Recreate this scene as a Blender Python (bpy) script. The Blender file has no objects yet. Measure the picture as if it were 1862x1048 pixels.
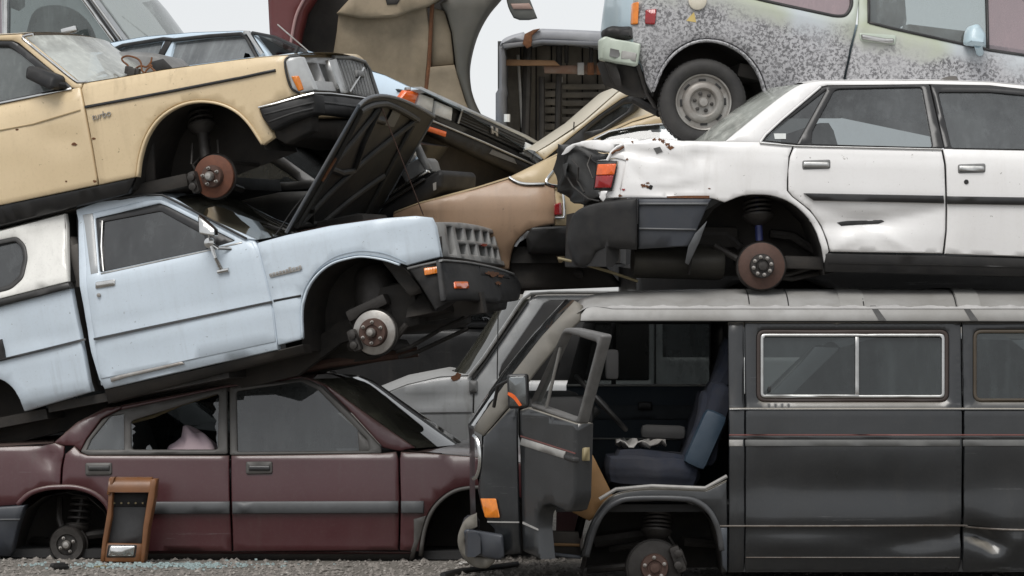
import bpy, bmesh, math, random
import numpy as np
from mathutils import Vector, Matrix
from mathutils.geometry import delaunay_2d_cdt
random.seed(7)
R = math.radians
SC = bpy.context.scene
COL = SC.collection

# ------------------------------------------------------------------ camera
F, CX, CY, EYE = 7200.0, 931.0, 524.0, 1.6      # focal length in photo pixels, image centre, eye height
cam = bpy.data.objects.new('camera', bpy.data.cameras.new('camera'))
COL.objects.link(cam)
cam.location = (0, 0, EYE)
cam.rotation_euler = (R(90), 0, 0)
cam.data.sensor_width = 36
cam.data.lens = 36 * F / 1862
cam.data.clip_start = .5
cam.data.clip_end = 5000
SC.camera = cam

# ------------------------------------------------------------------ overcast daylight
world = bpy.data.worlds.new('World')
SC.world = world
world.use_nodes = True
wn = world.node_tree.nodes
wl = world.node_tree.links
for n in list(wn):
    wn.remove(n)
sky = wn.new('ShaderNodeTexSky')
sky.sky_type = 'NISHITA'
sky.sun_disc = False
sky.sun_elevation = R(58)
sky.sun_rotation = R(180 + 20)
sky.air_density = 1.0
sky.dust_density = 1.0
sky.ozone_density = 1.0
hs = wn.new('ShaderNodeHueSaturation')
hs.inputs['Saturation'].default_value = .25
cl_ = wn.new('ShaderNodeMix')                      # an even cloud deck over the sky
cl_.data_type = 'RGBA'
cl_.inputs[0].default_value = .75
cn = wn.new('ShaderNodeTexNoise')                   # faint cloud tone
cn.inputs['Scale'].default_value = 3.0
cn.inputs['Detail'].default_value = 5
cr_ = wn.new('ShaderNodeValToRGB')
cr_.color_ramp.elements[0].position = .3
cr_.color_ramp.elements[0].color = (5.95, 6.1, 6.3, 1)
cr_.color_ramp.elements[1].position = .7
cr_.color_ramp.elements[1].color = (6.7, 6.82, 6.95, 1)
wl.new(cn.outputs[0], cr_.inputs[0])
wl.new(cr_.outputs[0], cl_.inputs[7])
bg = wn.new('ShaderNodeBackground')
bg.inputs['Strength'].default_value = .088
wo = wn.new('ShaderNodeOutputWorld')
wl.new(sky.outputs[0], hs.inputs['Color'])
wl.new(hs.outputs[0], cl_.inputs[6])
wl.new(cl_.outputs[2], bg.inputs['Color'])
wl.new(bg.outputs[0], wo.inputs['Surface'])
sl = bpy.data.lights.new('overcast_sun', 'SUN')
sl.energy = 1.5
sl.angle = R(32)
sl.color = (1.0, .975, .94)
so = bpy.data.objects.new('overcast_sun', sl)
COL.objects.link(so)
so.rotation_euler = (R(32), 0, R(-20))
SC.view_settings.view_transform = 'Standard'
SC.view_settings.look = 'None'
SC.view_settings.exposure = .62
SC.view_settings.gamma = 1.0
SC.view_settings.use_curve_mapping = False

# ------------------------------------------------------------------ object helpers
WM = {}                                           # world matrix of every object made here


def place(o, parent, M):
    WM[o.name] = M.copy()
    if parent is not None:
        o.parent = parent
        o.matrix_local = WM[parent.name].inverted() @ M
    else:
        o.matrix_local = M


def link(name, data, parent=None, M=None, mat=None):
    o = bpy.data.objects.new(name, data)
    COL.objects.link(o)
    if mat is not None:
        data.materials.clear()
        data.materials.append(mat)
    place(o, parent, M if M is not None else (WM[parent.name] if parent else Matrix()))
    return o


def thing(name, label, cat, M, group=None):
    o = bpy.data.objects.new(name, None)
    o.empty_display_size = .2
    COL.objects.link(o)
    place(o, None, M)
    o['label'] = label
    o['category'] = cat
    if group:
        o['group'] = group
    return o


def tag(o, label, cat, group=None, kind=None):
    o['label'] = label
    if cat:
        o['category'] = cat
    if group:
        o['group'] = group
    if kind:
        o['kind'] = kind
    return o


class MB:
    """collects simple shapes into one mesh"""
    def __init__(s):
        s.v = []
        s.f = []

    def add(s, vs, fs):
        b = len(s.v)
        s.v += [Vector(p) for p in vs]
        s.f += [[i + b for i in f] for f in fs]
        return s

    def box(s, c, d, rot=None, bev=0):
        bm = bmesh.new()
        bmesh.ops.create_cube(bm, size=1)
        for v in bm.verts:
            v.co = Vector((v.co.x * d[0], v.co.y * d[1], v.co.z * d[2]))
        if bev:
            bmesh.ops.bevel(bm, geom=list(bm.edges), offset=bev, segments=2, affect='EDGES', profile=.6)
        M = Matrix.Translation(Vector(c))
        if rot is not None:
            M = M @ rot
        bm.verts.index_update()
        s.add([M @ v.co for v in bm.verts], [[v.index for v in f.verts] for f in bm.faces])
        bm.free()
        return s

    def tube(s, pts, r, n=8, cap=True):
        pts = [Vector(p) for p in pts]
        rs = r if isinstance(r, (list, tuple)) else [r] * len(pts)
        vs, fs = [], []
        up = None
        for i, p in enumerate(pts):
            t = (pts[min(i + 1, len(pts) - 1)] - pts[max(i - 1, 0)])
            if t.length < 1e-9:
                t = Vector((1, 0, 0))
            t.normalize()
            if up is None:
                up = Vector((0, 0, 1)) if abs(t.z) < .9 else Vector((0, 1, 0))
            a = t.cross(up)
            if a.length < 1e-6:
                a = t.orthogonal()
            a.normalize()
            b = a.cross(t)
            up = b
            for k in range(n):
                w = 2 * math.pi * k / n
                vs.append(p + (a * math.cos(w) + b * math.sin(w)) * rs[i])
        for i in range(len(pts) - 1):
            for k in range(n):
                fs.append([i * n + k, i * n + (k + 1) % n, (i + 1) * n + (k + 1) % n, (i + 1) * n + k])
        if cap:
            fs.append(list(range(n))[::-1])
            fs.append([(len(pts) - 1) * n + k for k in range(n)])
        return s.add(vs, fs)

    def lathe(s, c, prof, n=32, axis='y', cap=True):
        """prof: (radius, offset along axis)"""
        c = Vector(c)
        vs, fs = [], []
        for r, h in prof:
            for k in range(n):
                w = 2 * math.pi * k / n
                a, b = r * math.cos(w), r * math.sin(w)
                vs.append(c + (Vector((a, h, b)) if axis == 'y' else Vector((a, b, h)) if axis == 'z' else Vector((h, a, b))))
        for i in range(len(prof) - 1):
            for k in range(n):
                fs.append([i * n + k, i * n + (k + 1) % n, (i + 1) * n + (k + 1) % n, (i + 1) * n + k])
        if cap:
            fs.append(list(range(n)))
            fs.append([(len(prof) - 1) * n + k for k in range(n)][::-1])
        return s.add(vs, fs)

    def sweep(s, path, sec, closed=True):
        """sec: (outward, up) offsets from the path; outward is to the right of travel in plan"""
        path = [Vector(p) for p in path]
        m = len(sec)
        vs, fs = [], []
        for i, p in enumerate(path):
            a = path[i] - path[i - 1] if i else path[1] - path[0]
            b = path[i + 1] - path[i] if i + 1 < len(path) else a
            a = Vector((a.x, a.y, 0)).normalized()
            b = Vector((b.x, b.y, 0)).normalized()
            t = (a + b)
            t.normalize()
            k = 1 / max(.5, t.dot(a))
            nrm = Vector((t.y, -t.x, 0)) * k
            for o, z in sec:
                vs.append(p + nrm * o + Vector((0, 0, z)))
        mm = m if closed else m - 1
        for i in range(len(path) - 1):
            for k in range(mm):
                fs.append([i * m + k, i * m + (k + 1) % m, (i + 1) * m + (k + 1) % m, (i + 1) * m + k])
        if closed:
            fs.append(list(range(m))[::-1])
            fs.append([(len(path) - 1) * m + k for k in range(m)])
        return s.add(vs, fs)

    def mesh(s, name, smooth=True, ang=40):
        me = bpy.data.meshes.new(name)
        me.from_pydata([tuple(v) for v in s.v], [], s.f)
        me.validate()
        bm = bmesh.new()
        bm.from_mesh(me)
        bmesh.ops.recalc_face_normals(bm, faces=bm.faces)
        bm.to_mesh(me)
        bm.free()
        if smooth:
            me.shade_smooth()
            me.set_sharp_from_angle(angle=R(ang))
        return me

    def build(s, name, mat, parent, M=None, smooth=True, ang=40):
        return link(name, s.mesh(name, smooth, ang), parent, M, mat)


# ------------------------------------------------------------------ 2-D outline helpers
def rnd(pts, r, n=4):
    """round every corner of a closed outline"""
    out = []
    k = len(pts)
    for i in range(k):
        p = Vector(pts[i][:2])
        a = Vector(pts[i - 1][:2]) - p
        b = Vector(pts[(i + 1) % k][:2]) - p
        rr = pts[i][2] if len(pts[i]) > 2 else r
        q = min(rr, a.length * .45, b.length * .45)
        if q < .3:
            out.append((p.x, p.y))
            continue
        p0 = p + a.normalized() * q
        p1 = p + b.normalized() * q
        for j in range(n + 1):
            t = j / n
            w = p0 * (1 - t) ** 2 + p * 2 * t * (1 - t) + p1 * t * t
            out.append((w.x, w.y))
    return out


def spl(pts, n=4):
    """Catmull-Rom through an open list of pixels"""
    P = [Vector(p) for p in pts]
    out = []
    for i in range(len(P) - 1):
        p0 = P[i - 1] if i else P[0] * 2 - P[1]
        p1, p2 = P[i], P[i + 1]
        p3 = P[i + 2] if i + 2 < len(P) else P[-1] * 2 - P[-2]
        for j in range(n):
            t = j / n
            w = .5 * ((2 * p1) + (p2 - p0) * t + (2 * p0 - 5 * p1 + 4 * p2 - p3) * t * t + (3 * p1 - p0 - 3 * p2 + p3) * t ** 3)
            out.append(tuple(w))
    out.append(tuple(P[-1]))
    return out


def ell(cx, cy, rx, ry, a0=0, a1=360, n=24, close=False):
    m = n if (abs(a1 - a0) >= 360 and not close) else n + 1
    return [(cx + rx * math.cos(R(a0 + (a1 - a0) * i / n)), cy - ry * math.sin(R(a0 + (a1 - a0) * i / n))) for i in range(m)]


def strip(path, w):
    """closed outline of a band of width w (pixels) along an open pixel path"""
    P = [Vector(p) for p in path]
    L, Rr = [], []
    for i, p in enumerate(P):
        t = (P[min(i + 1, len(P) - 1)] - P[max(i - 1, 0)]).normalized()
        n = Vector((-t.y, t.x)) * w * .5
        L.append(tuple(p + n))
        Rr.append(tuple(p - n))
    return L + Rr[::-1]


def shrink(pts, w):
    """inset a closed outline by w"""
    P = [Vector(p[:2]) for p in pts]
    if area(P) < 0:
        P = P[::-1]
    out = inset(P, w)
    return [tuple(p) for p in out]


def area(P):
    return .5 * sum(P[i - 1][0] * P[i][1] - P[i][0] * P[i - 1][1] for i in range(len(P)))


def inset(P, w):
    k = len(P)
    out = []
    for i in range(k):
        a = (P[i] - P[i - 1])
        b = (P[(i + 1) % k] - P[i])
        if a.length < 1e-9:
            a = b
        if b.length < 1e-9:
            b = a
        a = a.normalized()
        b = b.normalized()
        na = Vector((-a.y, a.x))
        nb = Vector((-b.y, b.x))
        n = na + nb
        if n.length < 1e-4:
            n = na
        n.normalize()
        c = max(.45, n.dot(na))
        out.append(P[i] + n * w / c)
    return out


def resamp(P, g):
    out = []
    for i in range(len(P)):
        a = P[i]
        b = P[(i + 1) % len(P)]
        L = (b - a).length
        if L < 1e-6:
            continue
        k = max(1, int(math.ceil(L / g)))
        for j in range(k):
            out.append(a + (b - a) * j / k)
    return out


def inside(pts, poly):
    x, y = pts[:, 0], pts[:, 1]
    r = np.zeros(len(pts), bool)
    px = np.array([p[0] for p in poly])
    py = np.array([p[1] for p in poly])
    j = len(poly) - 1
    for i in range(len(poly)):
        c = (py[i] > y) != (py[j] > y)
        if c.any():
            xx = (px[j] - px[i]) * (y - py[i]) / ((py[j] - py[i]) or 1e-12) + px[i]
            r ^= c & (x < xx)
        j = i
    return r


def interp(tab, x):
    if not tab:
        return 0.
    if x <= tab[0][0]:
        return tab[0][1]
    for (a, b), (c, d) in zip(tab, tab[1:]):
        if x <= c:
            return b + (d - b) * (x - a) / (c - a)
    return tab[-1][1]


class Fr:
    """a vehicle's own axes: x to the right along its flank, y into its width, z up; set where the flank stands"""
    def __init__(s, u, v, d, yaw=0, pitch=0, roll=0, wd=1.65, fs=1):
        s.base = Vector((0, 0, EYE)) + Vector(((u - CX) / F, 1, (CY - v) / F)) * d
        s.M = Matrix.Translation(s.base) @ Matrix.Rotation(R(yaw), 4, 'Z') @ Matrix.Rotation(R(-pitch), 4, 'Y') @ Matrix.Rotation(R(roll), 4, 'X')
        s.I = s.M.inverted()
        s.o = s.I @ Vector((0, 0, EYE))
        s.wd = wd
        s.fs = fs
        s.prof = []
        s.plan = []
        s.dents = []
        s.folds = []
        s.X0 = 0
        s.fcurve = 0
        s.fslant = 0
        s.fz = 0

    def hit(s, u, v, axis, val):
        d = s.I.to_3x3() @ Vector(((u - CX) / F, 1, (CY - v) / F))
        return s.o + d * ((val - s.o[axis]) / d[axis])

    def setprof(s, items):
        s.prof = sorted((s.hit(u, v, 1, y).z, y) for u, v, y in items)

    def setplan(s, items):
        s.plan = sorted((s.hit(u, v, 1, 0).x, y) for u, v, y in items)

    def dent(s, u, v, rx, rz, depth, ang=0):
        p = s.hit(u, v, 1, 0)
        s.dents.append((p.x, p.z, rx, rz, depth, math.cos(R(ang)), math.sin(R(ang))))

    def crease(s, u0, v0, u1, v1, w, depth):
        """a sharp fold in the sheet between two points of the flank"""
        a, b = s.hit(u0, v0, 1, 0), s.hit(u1, v1, 1, 0)
        s.folds.append((a.x, a.z, b.x - a.x, b.z - a.z, w, depth))

    def S(s, x, z):
        y = interp(s.prof, z) + interp(s.plan, x)
        for dx, dz, rx, rz, dp, c, sn in s.dents:
            a, b = x - dx, z - dz
            a, b = a * c + b * sn, -a * sn + b * c
            q = (a / rx) ** 2 + (b / rz) ** 2
            if q < 9:
                y += dp * math.exp(-q)
        for ax, az, dx, dz, w, dp in s.folds:
            t = ((x - ax) * dx + (z - az) * dz) / (dx * dx + dz * dz)
            tc = min(max(t, 0), 1)
            d = math.hypot(x - ax - dx * tc, z - az - dz * tc)
            if d < w * 5:
                y += dp * math.exp(-d / w) * (.35 + .65 * math.sin(math.pi * min(max(tc, .08), .92)))
        return y

    def X(s, y, z):
        t = 2 * y / s.wd - 1
        return s.X0 + s.fs * (-s.fcurve * t * t) + s.fslant * (z - s.fz)

    def sd(s, u, v, off=0):
        y = 0
        for _ in range(5):
            p = s.hit(u, v, 1, y + off)
            y = s.S(p.x, p.z)
        return Vector((p.x, p.z))

    def fd(s, u, v, off=0):
        x = s.X0
        p = s.hit(u, v, 0, x)
        for _ in range(6):
            x = s.X(min(max(p.y, 0), s.wd), p.z)
            p = s.hit(u, v, 0, x - s.fs * off)
        return Vector((p.y, p.z))

    def p3(s, u, v, off=0):
        q = s.sd(u, v, off)
        return Vector((q.x, s.S(q.x, q.y) + off, q.y))

    def f3(s, u, v, off=0):
        q = s.fd(u, v, off)
        return Vector((s.X(q.x, q.y) - s.fs * off, q.x, q.y))

    def at(s, surf, a, b, off):
        if surf == 'side':
            return Vector((a, s.S(a, b) + off, b))
        return Vector((s.X(a, b) - s.fs * off, a, b))

    # a piece of sheet with rounded, returned edges, cut to an outline traced on the flank or the front
    def sheet(s, pts, holes=(), off=0, th=.02, bev=.005, grid=.07, surf='side'):
        cv = s.sd if surf == 'side' else s.fd
        rings = []
        for k, pl in enumerate([pts] + list(holes)):
            P = [cv(p[0], p[1], off) for p in pl]
            Q = [P[0]]
            for p in P[1:]:
                if (p - Q[-1]).length > 1e-4:
                    Q.append(p)
            if (Q[-1] - Q[0]).length < 1e-4:
                Q.pop()
            if (area(Q) < 0) == (k == 0):
                Q = Q[::-1]
            rings.append(resamp(Q, grid))
        inn = [inset(r, bev) for r in rings] if bev else rings
        verts = [p for r in inn for p in r]
        edges = []
        b = 0
        for r in inn:
            n = len(r)
            edges += [(b + i, b + (i + 1) % n) for i in range(n)]
            b += n
        nr = len(verts)
        A = np.array([tuple(p) for p in verts])
        lo, hi = A[:len(inn[0])].min(0), A[:len(inn[0])].max(0)
        gx = np.arange(lo[0] + grid * .5, hi[0], grid)
        gz = np.arange(lo[1] + grid * .5, hi[1], grid)
        if len(gx) and len(gz):
            G = np.array([(x, z) for x in gx for z in gz])
            m = inside(G, inn[0])
            for r in inn[1:]:
                m &= ~inside(G, r)
            G = G[m]
            if len(G):
                dmin = np.sqrt(((G[:, None, :] - A[None, :, :]) ** 2).sum(2)).min(1)
                G = G[dmin > grid * .42]
                verts += [Vector(g) for g in G]
        ov, oe, of, orig, _, _ = delaunay_2d_cdt(verts, edges, [], 0, 1e-5)
        cen = np.array([tuple(sum((ov[i] for i in f), Vector((0, 0))) / len(f)) for f in of])
        keep = inside(cen, inn[0])
        for r in inn[1:]:
            keep &= ~inside(cen, r)
        fs = [list(f) for f, k in zip(of, keep) if k]
        vs = [s.at(surf, p.x, p.y, off) for p in ov]
        if th or bev:
            mp = {}
            for i, l in enumerate(orig):
                for q in l:
                    mp[q] = i
            b = 0
            for r0, r1 in zip(rings, inn):
                n = len(r0)
                st = len(vs)
                for p in r0:
                    vs.append(s.at(surf, p.x, p.y, off + bev * .9))
                for p in r0:
                    vs.append(s.at(surf, p.x, p.y, off + bev * .9 + max(th, .001)))
                for i in range(n):
                    j = (i + 1) % n
                    if bev and b + i in mp and b + j in mp:
                        fs.append([mp[b + i], mp[b + j], st + j, st + i])
                    fs.append([st + i, st + j, st + n + j, st + n + i])
                b += n
        return vs, fs

    def panel(s, name, pts, mat, parent, holes=(), off=0, th=.02, bev=.005, grid=.07, surf='side', mirror=False, ang=62):
        vs, fs = s.sheet(pts, holes, off, th, bev, grid, surf)
        me = bpy.data.meshes.new(name)
        me.from_pydata([tuple(v) for v in vs], [], fs)
        me.validate()
        bm = bmesh.new()
        bm.from_mesh(me)
        loose = [v for v in bm.verts if not v.link_faces]
        bmesh.ops.delete(bm, geom=loose, context='VERTS')
        bmesh.ops.recalc_face_normals(bm, faces=bm.faces)
        bm.to_mesh(me)
        bm.free()
        me.shade_smooth()
        me.set_sharp_from_angle(angle=R(ang))
        o = link(name, me, parent, s.M, mat)
        if mirror:
            link(name, me, parent, s.M @ Matrix.Translation((0, s.wd, 0)) @ Matrix.Scale(-1, 4, (0, 1, 0)))
        return o

    def band(s, name, path, w, mat, parent, off=-.008, th=.012, **k):
        return s.panel(name, strip(path, w), mat, parent, off=off, th=th, bev=k.pop('bev', .003), **k)

    # a skin from the near flank to the far flank: roof, bonnet, windscreen
    def loft(s, name, px, mat, parent, bulge=(0, 0), n=10, off=0, y1=None, flat=2, inset_y=0, pts3=None):
        E = pts3 if pts3 is not None else [s.p3(u, v, off) for u, v in px]
        vs, fs = [], []
        for i, p in enumerate(E):
            bx, bz = bulge[i] if isinstance(bulge, list) else bulge
            y0 = p.y + inset_y
            yy = (s.wd - y0) if y1 is None else (y1[i] if isinstance(y1, list) else y1)
            for j in range(n + 1):
                t = j / n
                b = 1 - abs(2 * t - 1) ** flat
                vs.append(Vector((p.x + bx * b, y0 + (yy - y0) * t, p.z + bz * b)))
        for i in range(len(E) - 1):
            for j in range(n):
                fs.append([i * (n + 1) + j, i * (n + 1) + j + 1, (i + 1) * (n + 1) + j + 1, (i + 1) * (n + 1) + j])
        return MB().add(vs, fs).build(name, mat, parent, s.M, ang=50)

    def tube(s, name, px, r, mat, parent, off=0, n=8, surf='side'):
        f = s.p3 if surf == 'side' else s.f3
        return MB().tube([f(p[0], p[1], p[2] if len(p) > 2 else off) for p in px], r, n).build(name, mat, parent, s.M)

    def well(s, px, mat, parent, depth=.42, name='wheel_well', y0=.012):
        E = [s.p3(u, v) for u, v in px]
        vs, fs = [], []
        k = len(E)
        for p in E:
            vs.append(Vector((p.x, p.y + y0, p.z)))
        for p in E:
            vs.append(Vector((p.x, depth, p.z)))
        c = sum(E, Vector()) / k
        vs.append(Vector((c.x, depth, min(E[0].z, E[-1].z))))
        for i in range(k - 1):
            fs.append([i, i + 1, k + i + 1, k + i])
            fs.append([k + i, k + i + 1, 2 * k])
        return MB().add(vs, fs).build(name, mat, parent, s.M, ang=50)


def text(name, s, fr, u, v, size, mat, parent, off=-.006, rot=0, shear=0, surf='side', ext=.003):
    cu = bpy.data.curves.new(name, 'FONT')
    cu.body = s
    cu.size = size
    cu.extrude = ext
    cu.shear = shear
    cu.align_x = 'CENTER'
    cu.align_y = 'CENTER'
    cu.materials.append(mat)
    if surf == 'side':
        L = Matrix.Translation(fr.p3(u, v, off)) @ Matrix.Rotation(R(90), 4, 'X') @ Matrix.Rotation(R(rot), 4, 'Z')
    else:
        L = Matrix.Translation(fr.f3(u, v, off)) @ Matrix.Rotation(R(90), 4, 'Z') @ Matrix.Rotation(R(90), 4, 'X') @ Matrix.Rotation(R(rot), 4, 'Z')
    tmp = bpy.data.objects.new(name, cu)
    me = bpy.data.meshes.new_from_object(tmp)
    bpy.data.objects.remove(tmp)
    return link(name, me, parent, fr.M @ L, mat)


def rough_up(o, amp, scale, seed=0, sub=0):
    """crumple a piece: push its vertices about with smooth noise"""
    from mathutils import noise as nz
    me = o.data
    if sub:
        bm = bmesh.new()
        bm.from_mesh(me)
        bmesh.ops.subdivide_edges(bm, edges=bm.edges, cuts=sub, use_grid_fill=True)
        bm.to_mesh(me)
        bm.free()
        me.shade_smooth()
    for v in me.vertices:
        v.co += nz.noise_vector(v.co * scale + Vector((seed * 3.7, seed, 0))) * amp
    me.update()
    return o

# ------------------------------------------------------------------ materials
def L(r, g, b):
    """sRGB 0-255 to linear"""
    return tuple(((c / 255) / 12.92 if c / 255 <= .04045 else ((c / 255 + .055) / 1.055) ** 2.4) for c in (r, g, b))


class NT:
    def __init__(s, name):
        s.m = bpy.data.materials.new(name)
        s.m.use_nodes = True
        s.t = s.m.node_tree
        s.n = s.t.nodes
        s.b = s.n['Principled BSDF']
        s.out = s.n['Material Output']
        s.tc = s.n.new('ShaderNodeTexCoord')

    def l(s, a, b):
        s.t.links.new(a, b)

    def noise(s, scale, detail=4, rough=.55, stretch=(1, 1, 1), dist=0):
        mp = s.n.new('ShaderNodeMapping')
        mp.inputs['Scale'].default_value = stretch
        oi = s.n.new('ShaderNodeObjectInfo')
        mp.inputs['Location'].default_value = (random.uniform(0, 9), random.uniform(0, 9), random.uniform(0, 9))
        s.l(s.tc.outputs['Object'], mp.inputs['Vector'])
        t = s.n.new('ShaderNodeTexNoise')
        t.inputs['Scale'].default_value = scale
        t.inputs['Detail'].default_value = detail
        t.inputs['Roughness'].default_value = rough
        t.inputs['Distortion'].default_value = dist
        s.l(mp.outputs[0], t.inputs['Vector'])
        return t.outputs[0]

    def ramp(s, src, stops):
        r = s.n.new('ShaderNodeValToRGB')
        e = r.color_ramp.elements
        while len(e) < len(stops):
            e.new(.5)
        for x, (p, c) in zip(e, stops):
            x.position = p
            x.color = (c, c, c, 1) if not isinstance(c, tuple) else (*c, 1)
        s.l(src, r.inputs[0])
        return r.outputs[0]

    def mix(s, fac, a, b):
        m = s.n.new('ShaderNodeMix')
        m.data_type = 'RGBA'
        for sock, v in ((m.inputs[0], fac), (m.inputs[6], a), (m.inputs[7], b)):
            if hasattr(v, 'links'):
                s.l(v, sock)
            else:
                sock.default_value = (*v, 1) if isinstance(v, tuple) else v
        return m.outputs[2]

    def math(s, op, a, b):
        m = s.n.new('ShaderNodeMath')
        m.operation = op
        for sock, v in ((m.inputs[0], a), (m.inputs[1], b)):
            if hasattr(v, 'links'):
                s.l(v, sock)
            else:
                sock.default_value = v
        return m.outputs[0]

    def bump(s, h, strength, dist=.01):
        b = s.n.new('ShaderNodeBump')
        b.inputs['Strength'].default_value = strength
        b.inputs['Distance'].default_value = dist
        s.l(h, b.inputs['Height'])
        s.l(b.outputs[0], s.b.inputs['Normal'])


def paint(name, col, rough=.32, dirt=.35, dcol=(.22, .19, .15), wave=.25, coat=.35, rust=0, metal=0, streak=.5, dust=.0, spec=.5):
    """weathered car paint: base colour, streaks of grime, fine specks, dents in the sheet, optional rust spots"""
    t = NT(name)
    big = t.ramp(t.noise(1.7, 3), [(.35, 0.), (.75, 1.)])
    st = t.ramp(t.noise(5, 5, .6, (1, 1, .18)), [(.45, 0.), (.8, 1.)])
    fine = t.ramp(t.noise(60, 4, .7), [(.52, 0.), (.75, 1.)])
    run = t.math('MULTIPLY', t.ramp(t.noise(16, 4, .6, (1, 1, .07)), [(.54, 0.), (.74, 1.)]), t.ramp(t.noise(1.3, 4, .6), [(.42, 0.), (.68, 1.)]))
    stain = t.ramp(t.noise(3.4, 6, .7, (1, 1, .6), .6), [(.56, 0.), (.70, 1.)])
    c = t.mix(t.math('MULTIPLY', big, dirt * .55), col, tuple(a * .55 + b * .45 for a, b in zip(col, dcol)))
    c = t.mix(t.math('MULTIPLY', st, dirt * streak), c, dcol)
    c = t.mix(t.math('MULTIPLY', fine, dirt * .55), c, dcol)
    c = t.mix(t.math('MULTIPLY', run, min(.6, dirt * 1.5)), c, tuple(x * .7 for x in dcol))
    c = t.mix(t.math('MULTIPLY', stain, dirt * .6), c, tuple(a * .6 + b * .4 for a, b in zip(col, dcol)))
    if dust:
        geo = t.n.new('ShaderNodeNewGeometry')
        sep = t.n.new('ShaderNodeSeparateXYZ')
        t.l(geo.outputs['Normal'], sep.inputs[0])
        up = t.math('MULTIPLY', t.ramp(sep.outputs[2], [(.35, 0.), (.8, 1.)]), dust)
        c = t.mix(up, c, (.36, .33, .28))
    scr = t.ramp(t.noise(3.2, 6, .72, (.25, 1, 7)), [(.655, 0.), (.67, 1.), (.685, 0.)])
    chip = t.ramp(t.noise(38, 3, .6), [(.70, 0.), (.72, 1.)])
    c = t.mix(t.math('MULTIPLY', scr, .32), c, tuple(min(1, x * .6 + .18) for x in col))
    c = t.mix(t.math('MULTIPLY', chip, .5), c, tuple(x * .35 for x in dcol))
    if rust:
        rs = t.ramp(t.noise(9, 6, .65), [(1 - rust, 0.), (1 - rust + .05, 1.)])
        c = t.mix(rs, c, (.13, .05, .02))
    t.l(c, t.b.inputs['Base Color'])
    rr = t.math('ADD', t.math('MULTIPLY', t.noise(7, 5), .3), rough - .1)
    t.l(rr, t.b.inputs['Roughness'])
    t.b.inputs['Metallic'].default_value = metal
    t.b.inputs['Coat Weight'].default_value = coat
    t.b.inputs['Specular IOR Level'].default_value = spec
    t.b.inputs['Coat Roughness'].default_value = .12
    h = t.math('ADD', t.noise(2.2, 2), t.math('MULTIPLY', t.noise(7, 2), .12))
    t.bump(h, wave, .02)
    return t.m


def plain(name, col, rough=.5, metal=0, var=.35, scale=14, bump=.15, dcol=None, spec=.5, coat=0):
    t = NT(name)
    d = dcol or tuple(c * .45 for c in col)
    f = t.math('MULTIPLY', t.ramp(t.noise(scale, 6, .65), [(.38, 0.), (.72, 1.)]), var)
    f2 = t.math('MULTIPLY', t.ramp(t.noise(scale * .2, 3), [(.4, 0.), (.7, 1.)]), var)
    t.l(t.mix(f2, t.mix(f, col, d), d), t.b.inputs['Base Color'])
    t.l(t.math('ADD', t.math('MULTIPLY', t.noise(scale * .6, 4), .25), rough - .12), t.b.inputs['Roughness'])
    t.b.inputs['Metallic'].default_value = metal
    t.b.inputs['Specular IOR Level'].default_value = spec
    t.b.inputs['Coat Weight'].default_value = coat
    if bump:
        t.bump(t.noise(scale * 2, 5, .6), bump, .004)
    return t.m


def glass(name, tint=(.30, .33, .33), dust=.18, dcol=(.30, .31, .30), gl=1.85, rough=.03):
    """dusty car glass: tinted see-through, grime film, mirror reflection"""
    t = NT(name)
    t.n.remove(t.b)
    tr = t.n.new('ShaderNodeBsdfTransparent')
    tr.inputs[0].default_value = (*tint, 1)
    df = t.n.new('ShaderNodeBsdfDiffuse')
    df.inputs[0].default_value = (*dcol, 1)
    gs = t.n.new('ShaderNodeBsdfGlossy')
    gs.inputs['Roughness'].default_value = rough
    fr = t.n.new('ShaderNodeFresnel')
    ge = t.n.new('ShaderNodeNewGeometry')          # a thin pane reflects alike from both faces
    t.l(t.math('ADD', t.math('MULTIPLY', ge.outputs['Backfacing'], 1 / gl - gl), gl), fr.inputs['IOR'])
    m1 = t.n.new('ShaderNodeMixShader')
    m2 = t.n.new('ShaderNodeMixShader')
    f = t.math('ADD', t.math('MULTIPLY', t.ramp(t.noise(2.5, 5, .6, (1, 1, .5)), [(.3, .4), (.75, 1.5)]), dust), t.math('MULTIPLY', t.ramp(t.noise(26, 5, .7), [(.5, 0.), (.8, 1.)]), dust * .35))
    f = t.math('ADD', f, t.math('MULTIPLY', t.ramp(t.noise(13, 4, .6, (1, 1, .1)), [(.52, 0.), (.75, 1.)]), dust * .7))
    t.l(f, m1.inputs[0])
    t.l(tr.outputs[0], m1.inputs[1])
    t.l(df.outputs[0], m1.inputs[2])
    t.l(fr.outputs[0], m2.inputs[0])
    t.l(m1.outputs[0], m2.inputs[1])
    t.l(gs.outputs[0], m2.inputs[2])
    t.l(m2.outputs[0], t.out.inputs['Surface'])
    return t.m


def lens(name, col, rough=.18, ribs=140):
    t = NT(name)
    w = t.n.new('ShaderNodeTexWave')
    w.inputs['Scale'].default_value = ribs / 6.28
    w.inputs['Distortion'].default_value = .3
    t.l(t.tc.outputs['Object'], w.inputs['Vector'])
    n = t.ramp(t.noise(30, 4), [(.35, 0.), (.75, 1.)])
    t.l(t.mix(t.math('MULTIPLY', n, .45), col, tuple(c * .45 for c in col)), t.b.inputs['Base Color'])
    t.b.inputs['Roughness'].default_value = rough
    t.b.inputs['Coat Weight'].default_value = .6
    t.b.inputs['Subsurface Weight'].default_value = .15
    t.b.inputs['Subsurface Radius'].default_value = (.02, .01, .005)
    t.bump(w.outputs[1], .25, .003)
    return t.m


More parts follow.
